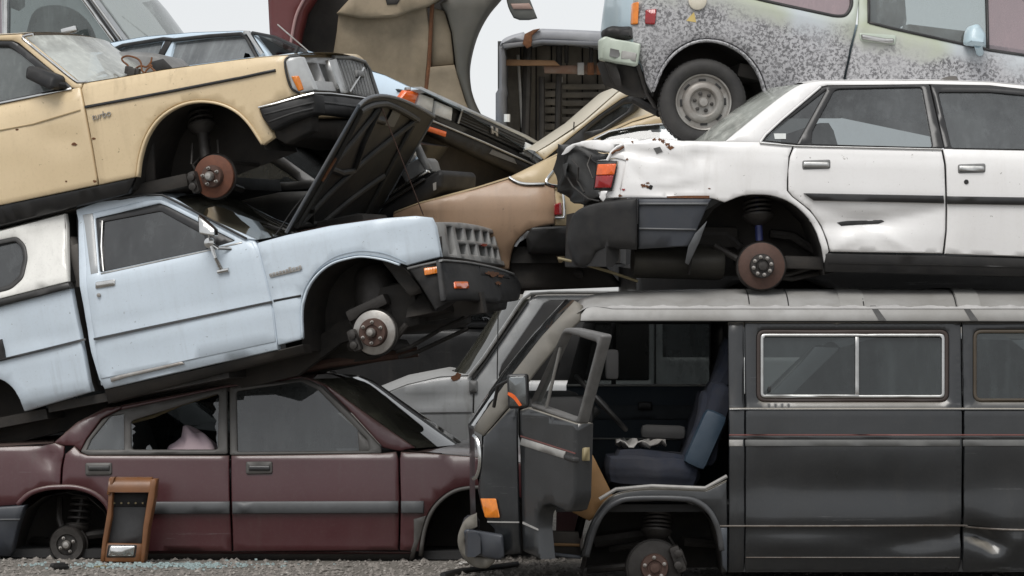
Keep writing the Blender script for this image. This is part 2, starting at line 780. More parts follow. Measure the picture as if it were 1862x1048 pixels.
m_beige = paint('paint_beige', (.665, .525, .33), .36, .26, (.27, .18, .09), wave=.18, rust=0)
m_blue = paint('paint_pale_blue', (.55, .625, .695), .38, .27, (.28, .28, .27), wave=.30, coat=.3)
m_maroon = paint('paint_maroon', (.056, .0115, .0145), .32, .34, (.10, .075, .065), wave=.24, coat=.4, streak=.3, dust=.25)
m_van = paint('paint_charcoal', (.0115, .013, .0148), .28, .34, (.052, .048, .043), wave=.45, coat=.45, spec=.5, streak=.28, dust=.85)
m_white = paint('paint_white', (.76, .75, .74), .34, .17, (.38, .33, .27), wave=.34, coat=.35)
m_silver = paint('paint_silver', (.33, .345, .355), .40, .35, (.20, .19, .17), metal=.05, wave=.25, dust=.4)
m_silver2 = paint('paint_pale_silver', (.42, .43, .435), .42, .35, (.25, .23, .2), wave=.3, dust=.3)
m_honda = paint('paint_sky_blue', (.53, .64, .74), .36, .15, (.4, .4, .38), wave=.15)
m_bronze = paint('paint_bronze', (.36, .235, .15), .42, .38, (.16, .12, .085), wave=.3, coat=.15)
m_tan = paint('paint_tan', (.50, .385, .225), .42, .22, (.30, .24, .16), wave=.2, coat=.15)
m_cream = paint('paint_cream', (.68, .63, .52), .4, .2, (.4, .36, .28), wave=.15)
m_dkred = paint('paint_dark_red', (.095, .014, .014), .3, .2, (.1, .06, .05), wave=.2)
m_truck = plain('truck_primer_tan', (.29, .23, .155), .7, 0, .75, 4, .4, (.115, .09, .058))
m_shell = paint('camper_white', (.72, .71, .67), .42, .30, (.10, .095, .085), wave=.2, streak=.75)
m_black = plain('black_rubber', (.010, .010, .0105), .50, 0, .35, 20, .2, (.05, .047, .043))
m_blackgloss = plain('black_trim', (.013, .013, .014), .32, 0, .3, 18, .1, (.04, .038, .035))
m_bumper = plain('grey_black_plastic', (.011, .0113, .0125), .52, 0, .45, 12, .15, (.040, .037, .034), spec=.32)
m_greyplas = plain('grey_plastic', (.17, .17, .168), .5, 0, .5, 16, .2, (.075, .072, .068))
m_clad = plain('slate_cladding', (.034, .039, .050), .42, 0, .4, 8, .1, (.06, .06, .06), spec=.4)
m_under = plain('underseal', (.015, .0138, .0125), .8, 0, .6, 9, .5, (.045, .037, .030))
m_dark = plain('dark_interior', (.018, .018, .019), .8, 0, .4, 10, .2, (.035, .033, .03))
m_chrome = plain('chrome', (.66, .66, .65), .2, 1, .3, 22, .05, (.35, .34, .32))
m_alum = plain('dull_aluminium', (.50, .50, .49), .38, 1, .3, 25, .1, (.25, .24, .22))
m_rust = plain('rusty_disc', (.165, .062, .034), .7, .25, .55, 26, .4, (.075, .034, .024))
m_rustbrown = plain('brown_rust_disc', (.105, .058, .044), .68, .3, .5, 26, .4, (.05, .034, .028))
m_iron = plain('oily_iron', (.055, .050, .046), .55, .4, .6, 24, .4, (.022, .019, .017))
m_bright = plain('bare_steel', (.42, .41, .39), .42, .7, .45, 30, .2, (.2, .16, .13))
m_amber = lens('amber_lens', (.72, .21, .012))
m_orange = lens('orange_lens', (.78, .13, .015))
m_red = lens('red_lens', (.30, .010, .012))
m_clear = plain('headlamp_glass', (.88, .90, .90), .2, 0, .35, 12, .25, (.3, .3, .3), coat=.6)
m_glass = glass('window_glass', (.20, .22, .22), .20, (.14, .15, .15))
m_glassd = glass('window_glass_dark', (.09, .10, .10), .42, (.085, .09, .092))
m_glassl = glass('windscreen_dusty', (.50, .52, .51), .62, (.50, .52, .48))
m_glassv = glass('van_glass', (.13, .15, .15), .30, (.06, .072, .072), 1.65)
m_glasshaze = glass('glass_haze', (.24, .26, .27), .72, (.22, .235, .24))
m_glassside = glass('glass_side', (.10, .115, .11), .62, (.13, .142, .138))
m_glasspink = glass('glass_pink', (.30, .24, .25), .4, (.34, .25, .26))
m_glassgrey = glass('glass_grey_film', (.36, .40, .41), .26, (.20, .215, .22))
m_olive = glass('windscreen_olive', (.08, .085, .065), .50, (.105, .102, .082))
m_seatblue = plain('seat_blue', (.010, .015, .030), .9, 0, .5, 9, .5, (.036, .034, .036))
m_seatvinyl = plain('seat_vinyl_blue', (.014, .032, .055), .45, 0, .3, 10, .2, (.08, .1, .12))
m_seatgrey = plain('seat_grey', (.13, .12, .11), .85, 0, .4, 12, .4)
m_seattan = plain('seat_tan', (.24, .15, .09), .8, 0, .4, 12, .4)
m_cloth = plain('pale_cloth', (.52, .50, .47), .9, 0, .3, 8, .4, (.3, .27, .25))
m_pinkcloth = plain('pink_cloth', (.46, .36, .38), .9, 0, .5, 9, .4, (.25, .19, .24))
m_wood = plain('varnished_wood', (.20, .085, .032), .42, 0, .5, 9, .2, (.09, .038, .016))
m_orangetrim = plain('brown_panel', (.20, .105, .035), .7, 0, .4, 8, .2, (.11, .065, .03))
m_strutblue = plain('blue_strut', (.035, .045, .16), .45, 0, .4, 20, .1)
m_brass = plain('yellowed_plastic', (.27, .22, .12), .6, 0, .4, 20, .1)
m_palestripe = plain('pale_stripe', (.36, .35, .33), .5, 0, .45, 20, .1, (.16, .155, .15))
m_pinline = plain('red_pinstripe', (.20, .07, .06), .5, 0, .3, 20, 0)
m_rustspot = plain('rust_scab', (.16, .062, .022), .85, 0, .6, 60, .8, (.06, .025, .012))
m_plank = plain('weathered_planks', (.22, .195, .16), .85, 0, .65, 7, .5, (.055, .046, .038))
m_beam = plain('wooden_beam', (.26, .145, .07), .75, 0, .5, 8, .4, (.13, .07, .04))

# speckled, patchy paint of the wagon: pale blue, sage patches, dark mottled flaking
random.seed(31)
t = NT('paint_patchy')
w1 = t.ramp(t.noise(.9, 3, .5), [(.46, 0.), (.52, 1.)])
sage = t.mix(w1, (.48, .53, .555), (.40, .435, .325))
sep = t.n.new('ShaderNodeSeparateXYZ')
t.l(t.tc.outputs['Object'], sep.inputs[0])
# flaking gathers in a broad band below the window line
zz = t.math('ADD', sep.outputs[2], t.math('MULTIPLY', t.math('SUBTRACT', t.noise(1.6, 4, .6), .5), .55))
band_ = t.ramp(t.math('ADD', t.math('MULTIPLY', zz, 1.0), .25), [(.03, 0.), (.20, 1.), (.66, .95), (.84, 0.)])
leafy = t.ramp(t.noise(62, 6, .68, (1, 1, 1), .4), [(.46, 0.), (.56, 1.)])
grey = t.mix(t.math('MULTIPLY', t.noise(70, 4), 1.0), (.34, .335, .35), (.46, .455, .465))
patch = t.mix(band_, sage, grey)
dk = t.math('MULTIPLY', leafy, t.ramp(t.math('ADD', band_, t.math('MULTIPLY', t.math('SUBTRACT', t.noise(5, 5, .65), .6), 1.6)), [(.30, 0.), (.80, .95)]))
fin = t.mix(dk, patch, (.105, .103, .107))
t.l(fin, t.b.inputs['Base Color'])
t.b.inputs['Roughness'].default_value = .5
t.bump(t.noise(2.2, 2), .2, .02)
m_patchy = t.m
m_patchblue = paint('paint_patch_blue', (.42, .54, .60), .4, .3, (.45, .46, .40), wave=.2)
m_patchgreen = paint('paint_patch_green', (.42, .47, .40), .4, .3, (.3, .32, .26), wave=.2)

# gravel ground
t = NT('gravel_ground')
v = t.n.new('ShaderNodeTexVoronoi')
v.inputs['Scale'].default_value = 55
t.l(t.tc.outputs['Object'], v.inputs['Vector'])
cr = t.mix(t.ramp(v.outputs['Color'], [(.2, 0.), (.8, 1.)]), (.10, .09, .078), (.26, .24, .215))
t.l(t.mix(t.ramp(t.noise(1.2, 4), [(.35, 0.), (.7, 1.)]), cr, (.13, .118, .10)), t.b.inputs['Base Color'])
t.b.inputs['Roughness'].default_value = .92
t.bump(v.outputs['Distance'], .8, .02)
m_gravel = t.m
t = NT('gravel_stones')
oi = t.noise(23, 2)
t.l(t.ramp(oi, [(.3, (.09, .08, .07)), (.45, (.22, .20, .18)), (.58, (.15, .135, .12)), (.7, (.34, .32, .29))]), t.b.inputs['Base Color'])
t.b.inputs['Roughness'].default_value = .9
m_stone = t.m
m_shard = plain('glass_crumbs', (.42, .52, .52), .15, 0, .3, 30, 0, (.25, .33, .33))

# ------------------------------------------------------------------ pieces shared by the vehicles
def win(fr, parent, out, gm, seal=m_black, w=5, off=.014, soff=-.004, name='window', surf='side', sealname='window_seal'):
    g = fr.panel(name, out, gm, parent, off=off, th=0, bev=0, grid=.25, surf=surf)
    if seal:
        fr.panel(sealname, out, seal, g, holes=[shrink(out, w)], off=soff, th=.03, bev=.003, grid=.12, surf=surf)
    return g


def seat(fr, parent, x, y, z, mat, face=1, w=.48, h=.62, tilt=16, head=True, s=1.0):
    """face = +1 looks along +x; joined cushion and backrest with bolsters"""
    c = MB()
    rot = Matrix.Rotation(R(-5 * face), 4, 'Y')
    c.box((x, y, z), (.50 * s, w, .17 * s), rot, .05)
    c.box((x + .03 * face, y - w * .42, z + .05), (.42 * s, .09, .13 * s), rot, .04)
    c.box((x + .03 * face, y + w * .42, z + .05), (.42 * s, .09, .13 * s), rot, .04)
    o = c.build('seat', mat, parent, fr.M)
    b = MB()
    rot = Matrix.Rotation(R(-tilt * face), 4, 'Y')
    bc = Vector((x - (.27 * s + .06) * face, y, z + h * .5))
    b.box(bc, (.14 * s, w * .98, h), rot, .05)
    b.box(bc + Vector((.04 * face, -w * .42, 0)), (.13, .08, h * .8), rot, .035)
    b.box(bc + Vector((.04 * face, w * .42, 0)), (.13, .08, h * .8), rot, .035)
    b.build('backrest', mat, o, fr.M)
    if head:
        MB().box(bc + Vector((-math.sin(R(tilt)) * face * (h * .5 + .1), 0, h * .5 + .10)), (.10, w * .55, .18), rot, .04).build('headrest', mat, o, fr.M)
    return o


def brake(fr, parent, u, v, y, r, mat, hub=.5, studs=5, cal=None, hubmat=None, cap=None, drum=False):
    c = fr.hit(u, v, 1, y)
    if drum:
        pr = [(.02, -.03), (r * .55, -.03), (r * .6, -.045), (r * .92, -.05), (r, -.035), (r, .05), (r * 1.06, .055), (r * 1.06, .07), (.02, .07)]
    else:
        pr = [(.01, 0), (r * .97, 0), (r, .003), (r, .008), (r * .93, .009), (r * .93, .015), (r, .016), (r, .022), (r * .97, .025), (.01, .025)]
    d = MB().lathe(c, pr, 40).build('brake_drum' if drum else 'brake_disc', mat, parent, fr.M)
    h = MB()
    hr = r * hub
    if not drum:
        h.lathe(c, [(hr * 1.02, .002), (hr, -.03), (hr * .94, -.037), (hr * .55, -.039), (hr * .5, -.032), (hr * .36, -.032), (hr * .34, -.055), (hr * .1, -.058)], 32)
    else:
        h.lathe(c, [(hr * .5, -.03), (hr * .48, -.065), (hr * .1, -.07)], 20)
    h.build('hub', hubmat or mat, d, fr.M)
    sm_ = MB().lathe((0, 0, 0), [(.011, 0), (.0105, -.008), (.0065, -.009), (.006, -.03), (.003, -.033)], 8).mesh('wheel_stud')
    sm_.materials.append(m_bright)
    for k in range(studs):
        a = 2 * math.pi * (k + .3) / studs
        q = c + Vector((math.cos(a) * hr * .74, 0, math.sin(a) * hr * .74))
        link('wheel_stud', sm_, d, fr.M @ Matrix.Translation(q + Vector((0, -.037 if not drum else -.045, 0))))
    if cap:
        MB().lathe(c, [(.028, -.05), (.027, -.07), (.018, -.082), (.004, -.085)], 16).build('hub_cap', cap, d, fr.M)
    if cal is not None:
        k = MB()
        a = R(cal)
        q = c + Vector((math.cos(a) * r * .93, .01, math.sin(a) * r * .93))
        rot = Matrix.Rotation(-a, 4, 'Y')
        k.box(q, (r * .42, .11, r * 1.05), rot, .02)
        k.box(q + Vector((math.cos(a) * r * .16, 0, math.sin(a) * r * .16)), (r * .25, .07, r * .72), rot, .018)
        k.lathe(q + Vector((0, -.045, r * .22)), [(.022, 0), (.022, -.03), (.012, -.034)], 12)
        k.lathe(q + Vector((0, -.045, -r * .22)), [(.022, 0), (.022, -.03), (.012, -.034)], 12)
        k.tube([q + Vector((0, .05, r * .3)), q + Vector((-.05, .1, r * .9)), q + Vector((-.02, .2, r * 1.4))], .008)
        k.build('brake_caliper', m_iron, d, fr.M)
    # splash shield behind
    MB().lathe(c, [(r * 1.06, .03), (r * 1.1, .022), (r * 1.1, .032), (.02, .036)], 32).build('dust_shield', m_iron, d, fr.M)
    return d


def strut(fr, parent, u, v, u2, v2, y, y2, r=.028, mat=m_iron, seat_t=.55, spring=True, seatr=.085):
    a = fr.hit(u, v, 1, y)
    b = fr.hit(u2, v2, 1, y2)
    m = a.lerp(b, seat_t)
    s = MB().tube([a, m], r, 12)
    s.tube([m, b], r * .5, 10)
    o = s.build('strut', mat, parent, fr.M)
    ax = (b - a).normalized()
    q = ax.to_track_quat('Z', 'Y').to_matrix().to_4x4()
    d = MB()
    prof = [(r, -.05), (seatr * .8, -.02), (seatr, 0), (seatr, .012), (r, .01)]
    d.lathe((0, 0, 0), prof, 24, 'z')
    d.v = [Matrix.Translation(m) @ q @ p for p in d.v]
    d.build('spring_seat', m_iron, o, fr.M)
    if spring:
        L_ = (b - m).length
        pts = []
        for k in range(81):
            t_ = k / 80
            w = t_ * 2 * math.pi * 4.5
            pts.append(m + q.to_3x3() @ Vector((math.cos(w) * seatr * .82, math.sin(w) * seatr * .82, t_ * L_)))
        MB().tube(pts, .0085, 6).build('coil_spring', m_iron, o, fr.M)
    return o


def rods(fr, parent, name, items, mat=m_iron):
    for pts, r in items:
        MB().tube([fr.hit(u, v, 1, y) for u, v, y in pts], r, 8).build(name, mat, parent, fr.M)


def handle_flap(fr, parent, pts, mat, recess=m_black, grow=3):
    """pull handle: dark recessed plate and a flap standing proud of it"""
    h = fr.panel('handle', pts, mat, parent, off=-.014, th=.014, bev=.004)
    us = [p[0] for p in pts]
    vs = [p[1] for p in pts]
    g = grow
    pl = rnd([(min(us) - g, min(vs) - g), (max(us) + g, min(vs) - g + (pts[1][1] - pts[0][1])), (max(us) + g, max(vs) + g), (min(us) - g, max(vs) + g - (pts[1][1] - pts[0][1]))], 4)
    fr.panel('handle_recess', pl, recess, h, off=-.0035, th=.006, bev=.002)
    return h


def blotch(cu, cv, r, n=9, j=.45, seed=0):
    rr = random.Random(seed)
    return [(cu + r * (1 + rr.uniform(-j, j)) * math.cos(2 * math.pi * k / n), cv + r * .7 * (1 + rr.uniform(-j, j)) * math.sin(2 * math.pi * k / n)) for k in range(n)]

# ================================================================== ground
gm = MB().add([(-400, -60, 0), (400, -60, 0), (400, 1500, 0), (-400, 1500, 0)], [[0, 1, 2, 3]])
ground = gm.build('ground', m_gravel, None, Matrix(), smooth=False)
tag(ground, 'grey gravel ground of the wrecking yard', None, kind='structure')

# ================================================================== charcoal van
V = Fr(1500, 1068, 21.0, yaw=.6, wd=1.72, fs=-1)
V.setprof([(1500, 1060, .10), (1500, 1040, .06), (1500, 1016, .035), (1500, 960, .010), (1500, 952, 0), (1500, 815, 0), (1500, 797, .003), (1500, 746, .012), (1500, 738, .030), (1500, 585, .10), (1500, 540, .16)])
V.setplan([(858, 800, .26), (866, 800, .17), (880, 800, .10), (910, 800, .05), (945, 800, .02), (1010, 800, 0)])
V.dent(1560, 890, .55, .10, .022)
V.dent(1690, 985, .24, .05, .035, 12)
V.crease(1560, 1005, 1700, 975, .03, .02)
V.crease(1752, 968, 1860, 1000, .03, .03)
V.crease(1770, 1005, 1830, 975, .03, -.02)
V.dent(1640, 1000, .28, .05, -.018, 6)
V.dent(1800, 985, .13, .05, .055, -35)
V.dent(1835, 1000, .10, .05, -.04, 30)
V.dent(1450, 990, .3, .04, -.018)
V.dent(1400, 860, .12, .2, .012)
V.dent(1820, 880, .14, .14, .014)
van = thing('van', 'charcoal passenger van on the gravel with its front door swung open', 'van', V.M)
m_vandust = plain('dusty_van_paint', (.17, .155, .13), .6, 0, .5, 9, .15, (.10, .098, .09))
m_vanroof = plain('chalky_roof_paint', (.33, .325, .315), .5, 0, .6, 5, .2, (.17, .16, .145))
# flank panels
W1 = rnd([(1376, 600), (1725, 600), (1725, 731), (1376, 731)], 16, 6)
W2 = rnd([(1770, 600), (2062, 600), (2062, 731), (1770, 731)], 16, 6)
V.panel('door_pillar', [(1324, 586), (1352.4, 586), (1352.4, 1041), (1324, 1041)], m_van, van, mirror=True)
sd_ = V.panel('sliding_door', [(1354, 586), (1747, 586), (1747, 1015), (1743, 1041), (1354, 1041)], m_van, van, holes=[W1], grid=.035, mirror=True)
V.panel('rear_quarter', [(1749.5, 586), (2130, 586), (2130, 1041), (1749.5, 1041)], m_van, van, holes=[W2], grid=.028, mirror=True)
g1 = win(V, sd_, W1, m_glassv, plain('brown_rubber', (.035, .022, .017), .6), 7)
V.panel('window_frame', shrink(W1, 7), m_alum, g1, holes=[shrink(W1, 12.5)], off=-.010, th=.02, bev=.003)
V.panel('window_divider', [(1555, 608), (1562, 608), (1562, 724), (1555, 724)], m_alum, g1, off=-.006, th=.012, bev=.002)
V.panel('window_track', [(1392, 718), (1562, 718), (1562, 722), (1392, 722)], m_alum, g1, off=-.012, th=.01, bev=.001)
MB().box(V.p3(1399, 708, -.012), (.016, .014, .03), None, .004).build('window_latch', m_black, g1, V.M)
g2 = win(V, van, W2, m_glassv, plain('tan_rubber', (.055, .040, .024), .6), 6)
# trim lines along the flank
V.band('belt_crease', [(1326, 744), (1700, 744), (2128, 745)], 4, m_van, van, off=-.007, th=.02, bev=.003)
V.band('pinstripe', [(1326, 791), (2128, 791)], 2.0, m_pinline, van, off=-.002, th=.003, bev=0)
V.band('trim_groove', [(1326, 795.5), (2128, 795.5)], 4.5, m_blackgloss, van, off=-.005, th=.006, bev=.001)
for a, b in ((1326, 1351), (1355, 1746), (1751, 2128)):
    V.band('trim_strip', [(a, 806), (b, 806)], 12, m_palestripe if a == 1326 else plain('worn_stripe', (.105, .105, .10), .5, 0, .5, 20, .1, (.06, .06, .06)), van, off=-.004, th=.006)
m_seam = plain('bare_seam', (.24, .22, .20), .5, 0, .6, 40, .2, (.1, .07, .05))
V.band('seam_strip', spl([(1306, 957), (1500, 957), (1740, 956), (1762, 959), (1862, 964), (2126, 962)]), 3, m_seam, van, off=-.009, th=.01, bev=.002)
V.band('seam_strip', [(1356, 1014), (1745, 1014)], 1.6, m_seam, van, off=-.003, th=.004, bev=.001)
# inner structure that closes the shell
ib = MB()
p0, p1 = V.hit(1330, 1046, 1, .1), V.hit(2120, 1046, 1, .1)
ib.box(((p0.x + p1.x) / 2, .86, p0.z + .05), (p1.x - p0.x, 1.6, .06))
ib.box((p1.x, .86, p0.z + .75), (.05, 1.6, 1.4))
ib.build('load_floor', m_dark, van, V.M)
# roof with gutter
gut = [(1052, 570), (1070, 571), (1120, 571), (1330, 572), (1600, 573), (1862, 575), (2130, 577)]
V.panel('roof_gutter', [(1056, 583.5), (1057, 572), (1066, 561), (1080, 557)] + spl([(1120, 556), (1330, 556), (1600, 557), (1862, 559), (2130, 561)], 10) + [(2130, 585), (1600, 584), (1200, 583.5)], m_vanroof, van, off=-.035, th=.05, bev=.006, mirror=True)
E = [V.p3(1040, 577, .02), V.p3(1052, 568, -.01), V.p3(1066, 560, -.02)] + [V.p3(u, v, -.02) for u, v in ((1085, 557), (1120, 556), (1200, 556), (1330, 556), (1600, 557), (1862, 559), (2000, 560), (2130, 561))]
bz = [(0, .0), (0, .02), (0, .045), (0, .058), (0, .072), (0, .082), (0, .09), (0, .092), (0, .094), (0, .09), (0, .07)]
roof = V.loft('roof', None, m_vanroof, van, pts3=E, bulge=bz, flat=5, n=22)
for a, b in ((1528, 1574), (1742, 1784)):
    pa, pb = V.p3(a, 557, -.024), V.p3(b, 557.5, -.024)
    pp = [pa + (pb - pa) * t_ for t_ in (0, .5, 1)]
    V.loft('roof_patch', None, plain('pale_patch', (.30, .295, .28), .55, 0, .4, 9, .1, (.2, .19, .18)), roof, pts3=pp, bulge=(0, .098), flat=5, n=22)
for a, dv in ((1362, 0), (1433, 0), (1570, 0), (1738, 0)):
    pa, pb = V.p3(a, 557, -.023), V.p3(a + 2.2, 557, -.023)
    V.loft('roof_seam', None, m_black, roof, pts3=[pa, pb], bulge=(0, .096), flat=5, n=22)
jag = random.Random(3)
V.panel('peeling_edge', [(u, 556.5 - 1.5 * math.sin(u * .09) + jag.uniform(-1, 1)) for u in range(1080, 2120, 6)] + [(u, 561.5) for u in range(2114, 1079, -40)], plain('pale_flaked_edge', (.40, .39, .38), .5), roof, off=-.039, th=.003, bev=0, grid=.3)
for u_ in (1590, 1757):
    V.panel('tar_streak', [(u_ - 8, 556), (u_ + 2, 556), (u_ + 22, 583), (u_ + 8, 583)], m_black, roof, off=-.0375, th=.002, bev=0)
# dark band painted in as the rain channel shadow under the gutter
V.band('gutter_shadow', [(1056, 583.5), (1330, 583.5), (2128, 586)], 4, m_blackgloss, van, off=-.006, th=.02)
# windscreen pillar, front corner
V.panel('windscreen_pillar', [(861, 783), (870, 766), (925, 689), (985, 612), (1045, 547), (1060, 556), (1057, 583), (1040, 600), (985, 665), (946, 717), (879, 793)], m_vandust, van, off=0, th=.05, bev=.012, mirror=True)
V.panel('front_corner', spl([(879, 795), (905, 767), (942, 724)], 3) + [(942, 800), (945, 930), (949, 1007), (906, 1011), (899, 962), (887, 950), (876, 925), (869, 892), (873, 862), (877, 830)], m_van, van, bev=.01, th=.04, mirror=True)
V.loft('windscreen', [(862, 775), (925, 687), (985, 611), (1045, 546)], m_glassd, van, bulge=(-.03, 0), flat=4, off=.01)
V.loft('front_panel', [(866, 1010), (866, 960), (864, 900), (864, 850), (863, 800), (861, 780)], m_van, van, bulge=(-.03, 0), flat=4, off=.04)
V.band('corner_crease', [(886, 949), (944, 950)], 2.5, m_palestripe, van, off=-.003, th=.004, bev=0)
# lamps
hl = [V.p3(862 + 5 * math.cos(a) + (0 if math.sin(a) > 0 else 1), 829 - 40 * math.sin(a), .03 + .10 * (1 - math.cos(a))) for a in [i * math.pi / 12 for i in range(-6, 7)]]
MB().tube([V.p3(u, v, .0) for u, v in spl([(862, 793), (868, 800), (872, 815), (873, 832), (872, 850), (867, 866), (861, 870)], 3)], .012).build('headlamp_ring', m_chrome, van, V.M)
V.panel('indicator', rnd([(873, 907), (902, 907), (909, 942), (882, 942)], 3), m_amber, van, off=-.018, th=.02, bev=.004)
# bumper
bp = V.panel('bumper', rnd([(843, 966), (850, 962), (915, 974), (918, 1014), (908, 1019), (850, 1006)], 5), m_clad, van, off=-.09, th=.10, bev=.012)
V.panel('bumper_core', spl([(867, 935), (847, 947), (837, 964), (832, 985), (839, 1010), (858, 1029), (884, 1034), (900, 1022)], 3) + [(897, 1014), (870, 1012), (850, 1006), (847, 985), (852, 966), (868, 958)], m_vandust, bp, off=-.06, th=.16, bev=.012)
e0 = V.p3(850, 985, -.04)
MB().sweep([(e0.x + .02, .05, e0.z), (e0.x, .35, e0.z), (e0.x - .01, .86, e0.z), (e0.x, 1.37, e0.z), (e0.x + .02, 1.67, e0.z)], [(.03, .06), (.05, .03), (.05, -.05), (.02, -.07), (-.02, -.07), (-.02, .06)]).build('bumper_beam', m_clad, bp, V.M)
# sill and wheel arch
V.panel('cab_sill', spl([(1056, 1014), (1068, 968), (1086, 930), (1108, 905), (1138, 894), (1190, 889), (1284, 892)], 3) + [(1322, 874), (1323, 1041), (1313, 1041)] + spl([(1309, 1000), (1303, 970), (1290, 940), (1268, 921), (1238, 913), (1150, 912), (1120, 921), (1100, 938), (1085, 968), (1072, 1014)], 3), m_van, van, th=.05, bev=.008, mirror=True)
V.band('arch_lip', spl([(1066, 1012), (1079, 966), (1096, 934), (1118, 916), (1150, 907), (1238, 907), (1270, 914), (1293, 934), (1307, 966), (1313, 1002)], 4), 10, plain('arch_trim', (.05, .052, .056), .33, 0, .3, 10, .1, (.09, .088, .085)), van, off=-.018, th=.03, bev=.008, mirror=True)
V.tube('sill_edge', [(1090, 908), (1120, 890), (1185, 884), (1282, 888), (1322, 866)], .010, m_palestripe, van, off=-.002)
V.panel('flank_lower_strip', [(1308, 960), (1322, 960), (1322, 1041), (1314, 1030)], plain('arch_edge', (.075, .083, .095), .35), van, off=-.012, th=.02)
V.well([(1060, 1046), (1072, 1000), (1086, 962), (1106, 930), (1130, 914), (1240, 912), (1276, 925), (1298, 955), (1310, 1000), (1316, 1046)], m_under, van, depth=.62)
brake(V, van, 1190, 1032, .16, .142, m_iron, .52, 5, 20, m_rustbrown)
strut(V, van, 1192, 990, 1196, 935, .26, .30, .03, seat_t=.4)
rods(V, van, 'control_arm', [([(1070, 1036, .35), (1140, 1030, .25), (1190, 1034, .24)], .022), ([(1110, 1000, .45), (1190, 985, .30)], .018), ([(1240, 985, .4), (1300, 990, .5)], .03), ([(1080, 985, .5), (1180, 972, .5)], .04)])
st_ = V.panel('step', [(984, 966), (1052, 968), (1058, 1012), (985, 1006)], m_under, van, off=.12, th=.1)
V.band('step_edge', [(984, 1006), (1056, 1014)], 6, m_clad, st_, off=.02, th=.05)
V.band('step_tread', [(986, 990), (1054, 992)], 5, m_orangetrim, st_, off=.10, th=.03)
V.panel('kick_panel', [(1060, 840), (1078, 828), (1118, 908), (1090, 935), (1072, 948), (1040, 932)], m_orangetrim, van, off=.09, th=.03)
# cab: floor, bulkhead, far door, dash, wheel, seats
fl = V.hit(1180, 905, 1, .8)
MB().box((fl.x - .05, .86, fl.z - .02), (.95, 1.5, .04)).build('cab_floor', m_dark, van, V.M)
q = V.hit(1320, 700, 1, .86)
MB().box((q.x + .05, 1.25, q.z - .12), (.03, .80, .9)).build('bulkhead', m_dark, van, V.M)
FD = 1.60
m_doorblue = plain('door_card_blue', (.022, .034, .048), .7, 0, .4, 9, .2, (.035, .042, .05))
fdr = V.panel('passenger_door', [(1030, 700), (1330, 700), (1330, 905), (1030, 905)], m_doorblue, van, off=FD, th=.04)
V.band('door_trim', [(1032, 701), (1326, 701)], 4, m_palestripe, fdr, off=FD - .02, th=.02)
V.band('door_card_line', [(1032, 750), (1326, 750)], 26, plain('door_card_grey', (.045, .052, .06), .7), fdr, off=FD - .012, th=.012)
V.panel('door_pull', rnd([(1160, 731), (1186, 731), (1186, 746), (1160, 746)], 3), m_black, fdr, off=FD - .05, th=.04)
V.band('door_sill_line', [(1066, 798), (1322, 799)], 3, m_palestripe, fdr, off=FD - .02, th=.02)
V.panel('far_pillar', [(1062, 584), (1084, 584), (1060, 702), (1030, 702)], m_dark, van, off=FD)
V.panel('far_pillar', [(1290, 584), (1330, 584), (1330, 702), (1290, 702)], m_dark, van, off=FD)
V.panel('far_window', [(1060, 590), (1292, 590), (1292, 700), (1036, 700)], m_glassd, fdr, off=FD + .01, th=0, bev=0, grid=.3)
V.panel('far_pillar', [(1112, 588), (1120, 588), (1120, 702), (1112, 702)], m_dark, van, off=FD - .01, th=.03)
V.panel('cab_header', [(1062, 584), (1330, 584), (1330, 590), (1062, 590)], m_dark, van, off=FD)
ds = V.hit(985, 750, 1, .8)
MB().box((ds.x + .05, .86, ds.z - .05), (.34, 1.5, .30), None, .05).box((ds.x + .2, .45, ds.z + .02), (.14, .36, .16), None, .04).build('dashboard', m_dark, van, V.M)
c = V.hit(1093, 733, 1, .45)
ax = Matrix.Rotation(R(47), 4, 'Y')
ring = [c + ax.to_3x3() @ Vector((math.cos(a) * .195, math.sin(a) * .195, 0)) for a in [2 * math.pi * i / 32 for i in range(33)]]
sw = MB().tube(ring, .014, 8)
sw.tube([c + Vector((-.02, 0, -.03)), c + Vector((-.24, 0, -.22))], .03, 10)
sw.box(c + Vector((0, 0, 0)), (.30, .05, .025), Matrix.Rotation(R(47), 4, 'Y') , .01)
sw.box(c, (.09, .12, .04), Matrix.Rotation(R(47), 4, 'Y'), .015)
sw.build('steering_wheel', m_black, van, V.M)
m_tr = MB().box(V.p3(1113, 663, .1), (.07, .08, .16), None, .02).build('far_mirror', m_dark, van, V.M)
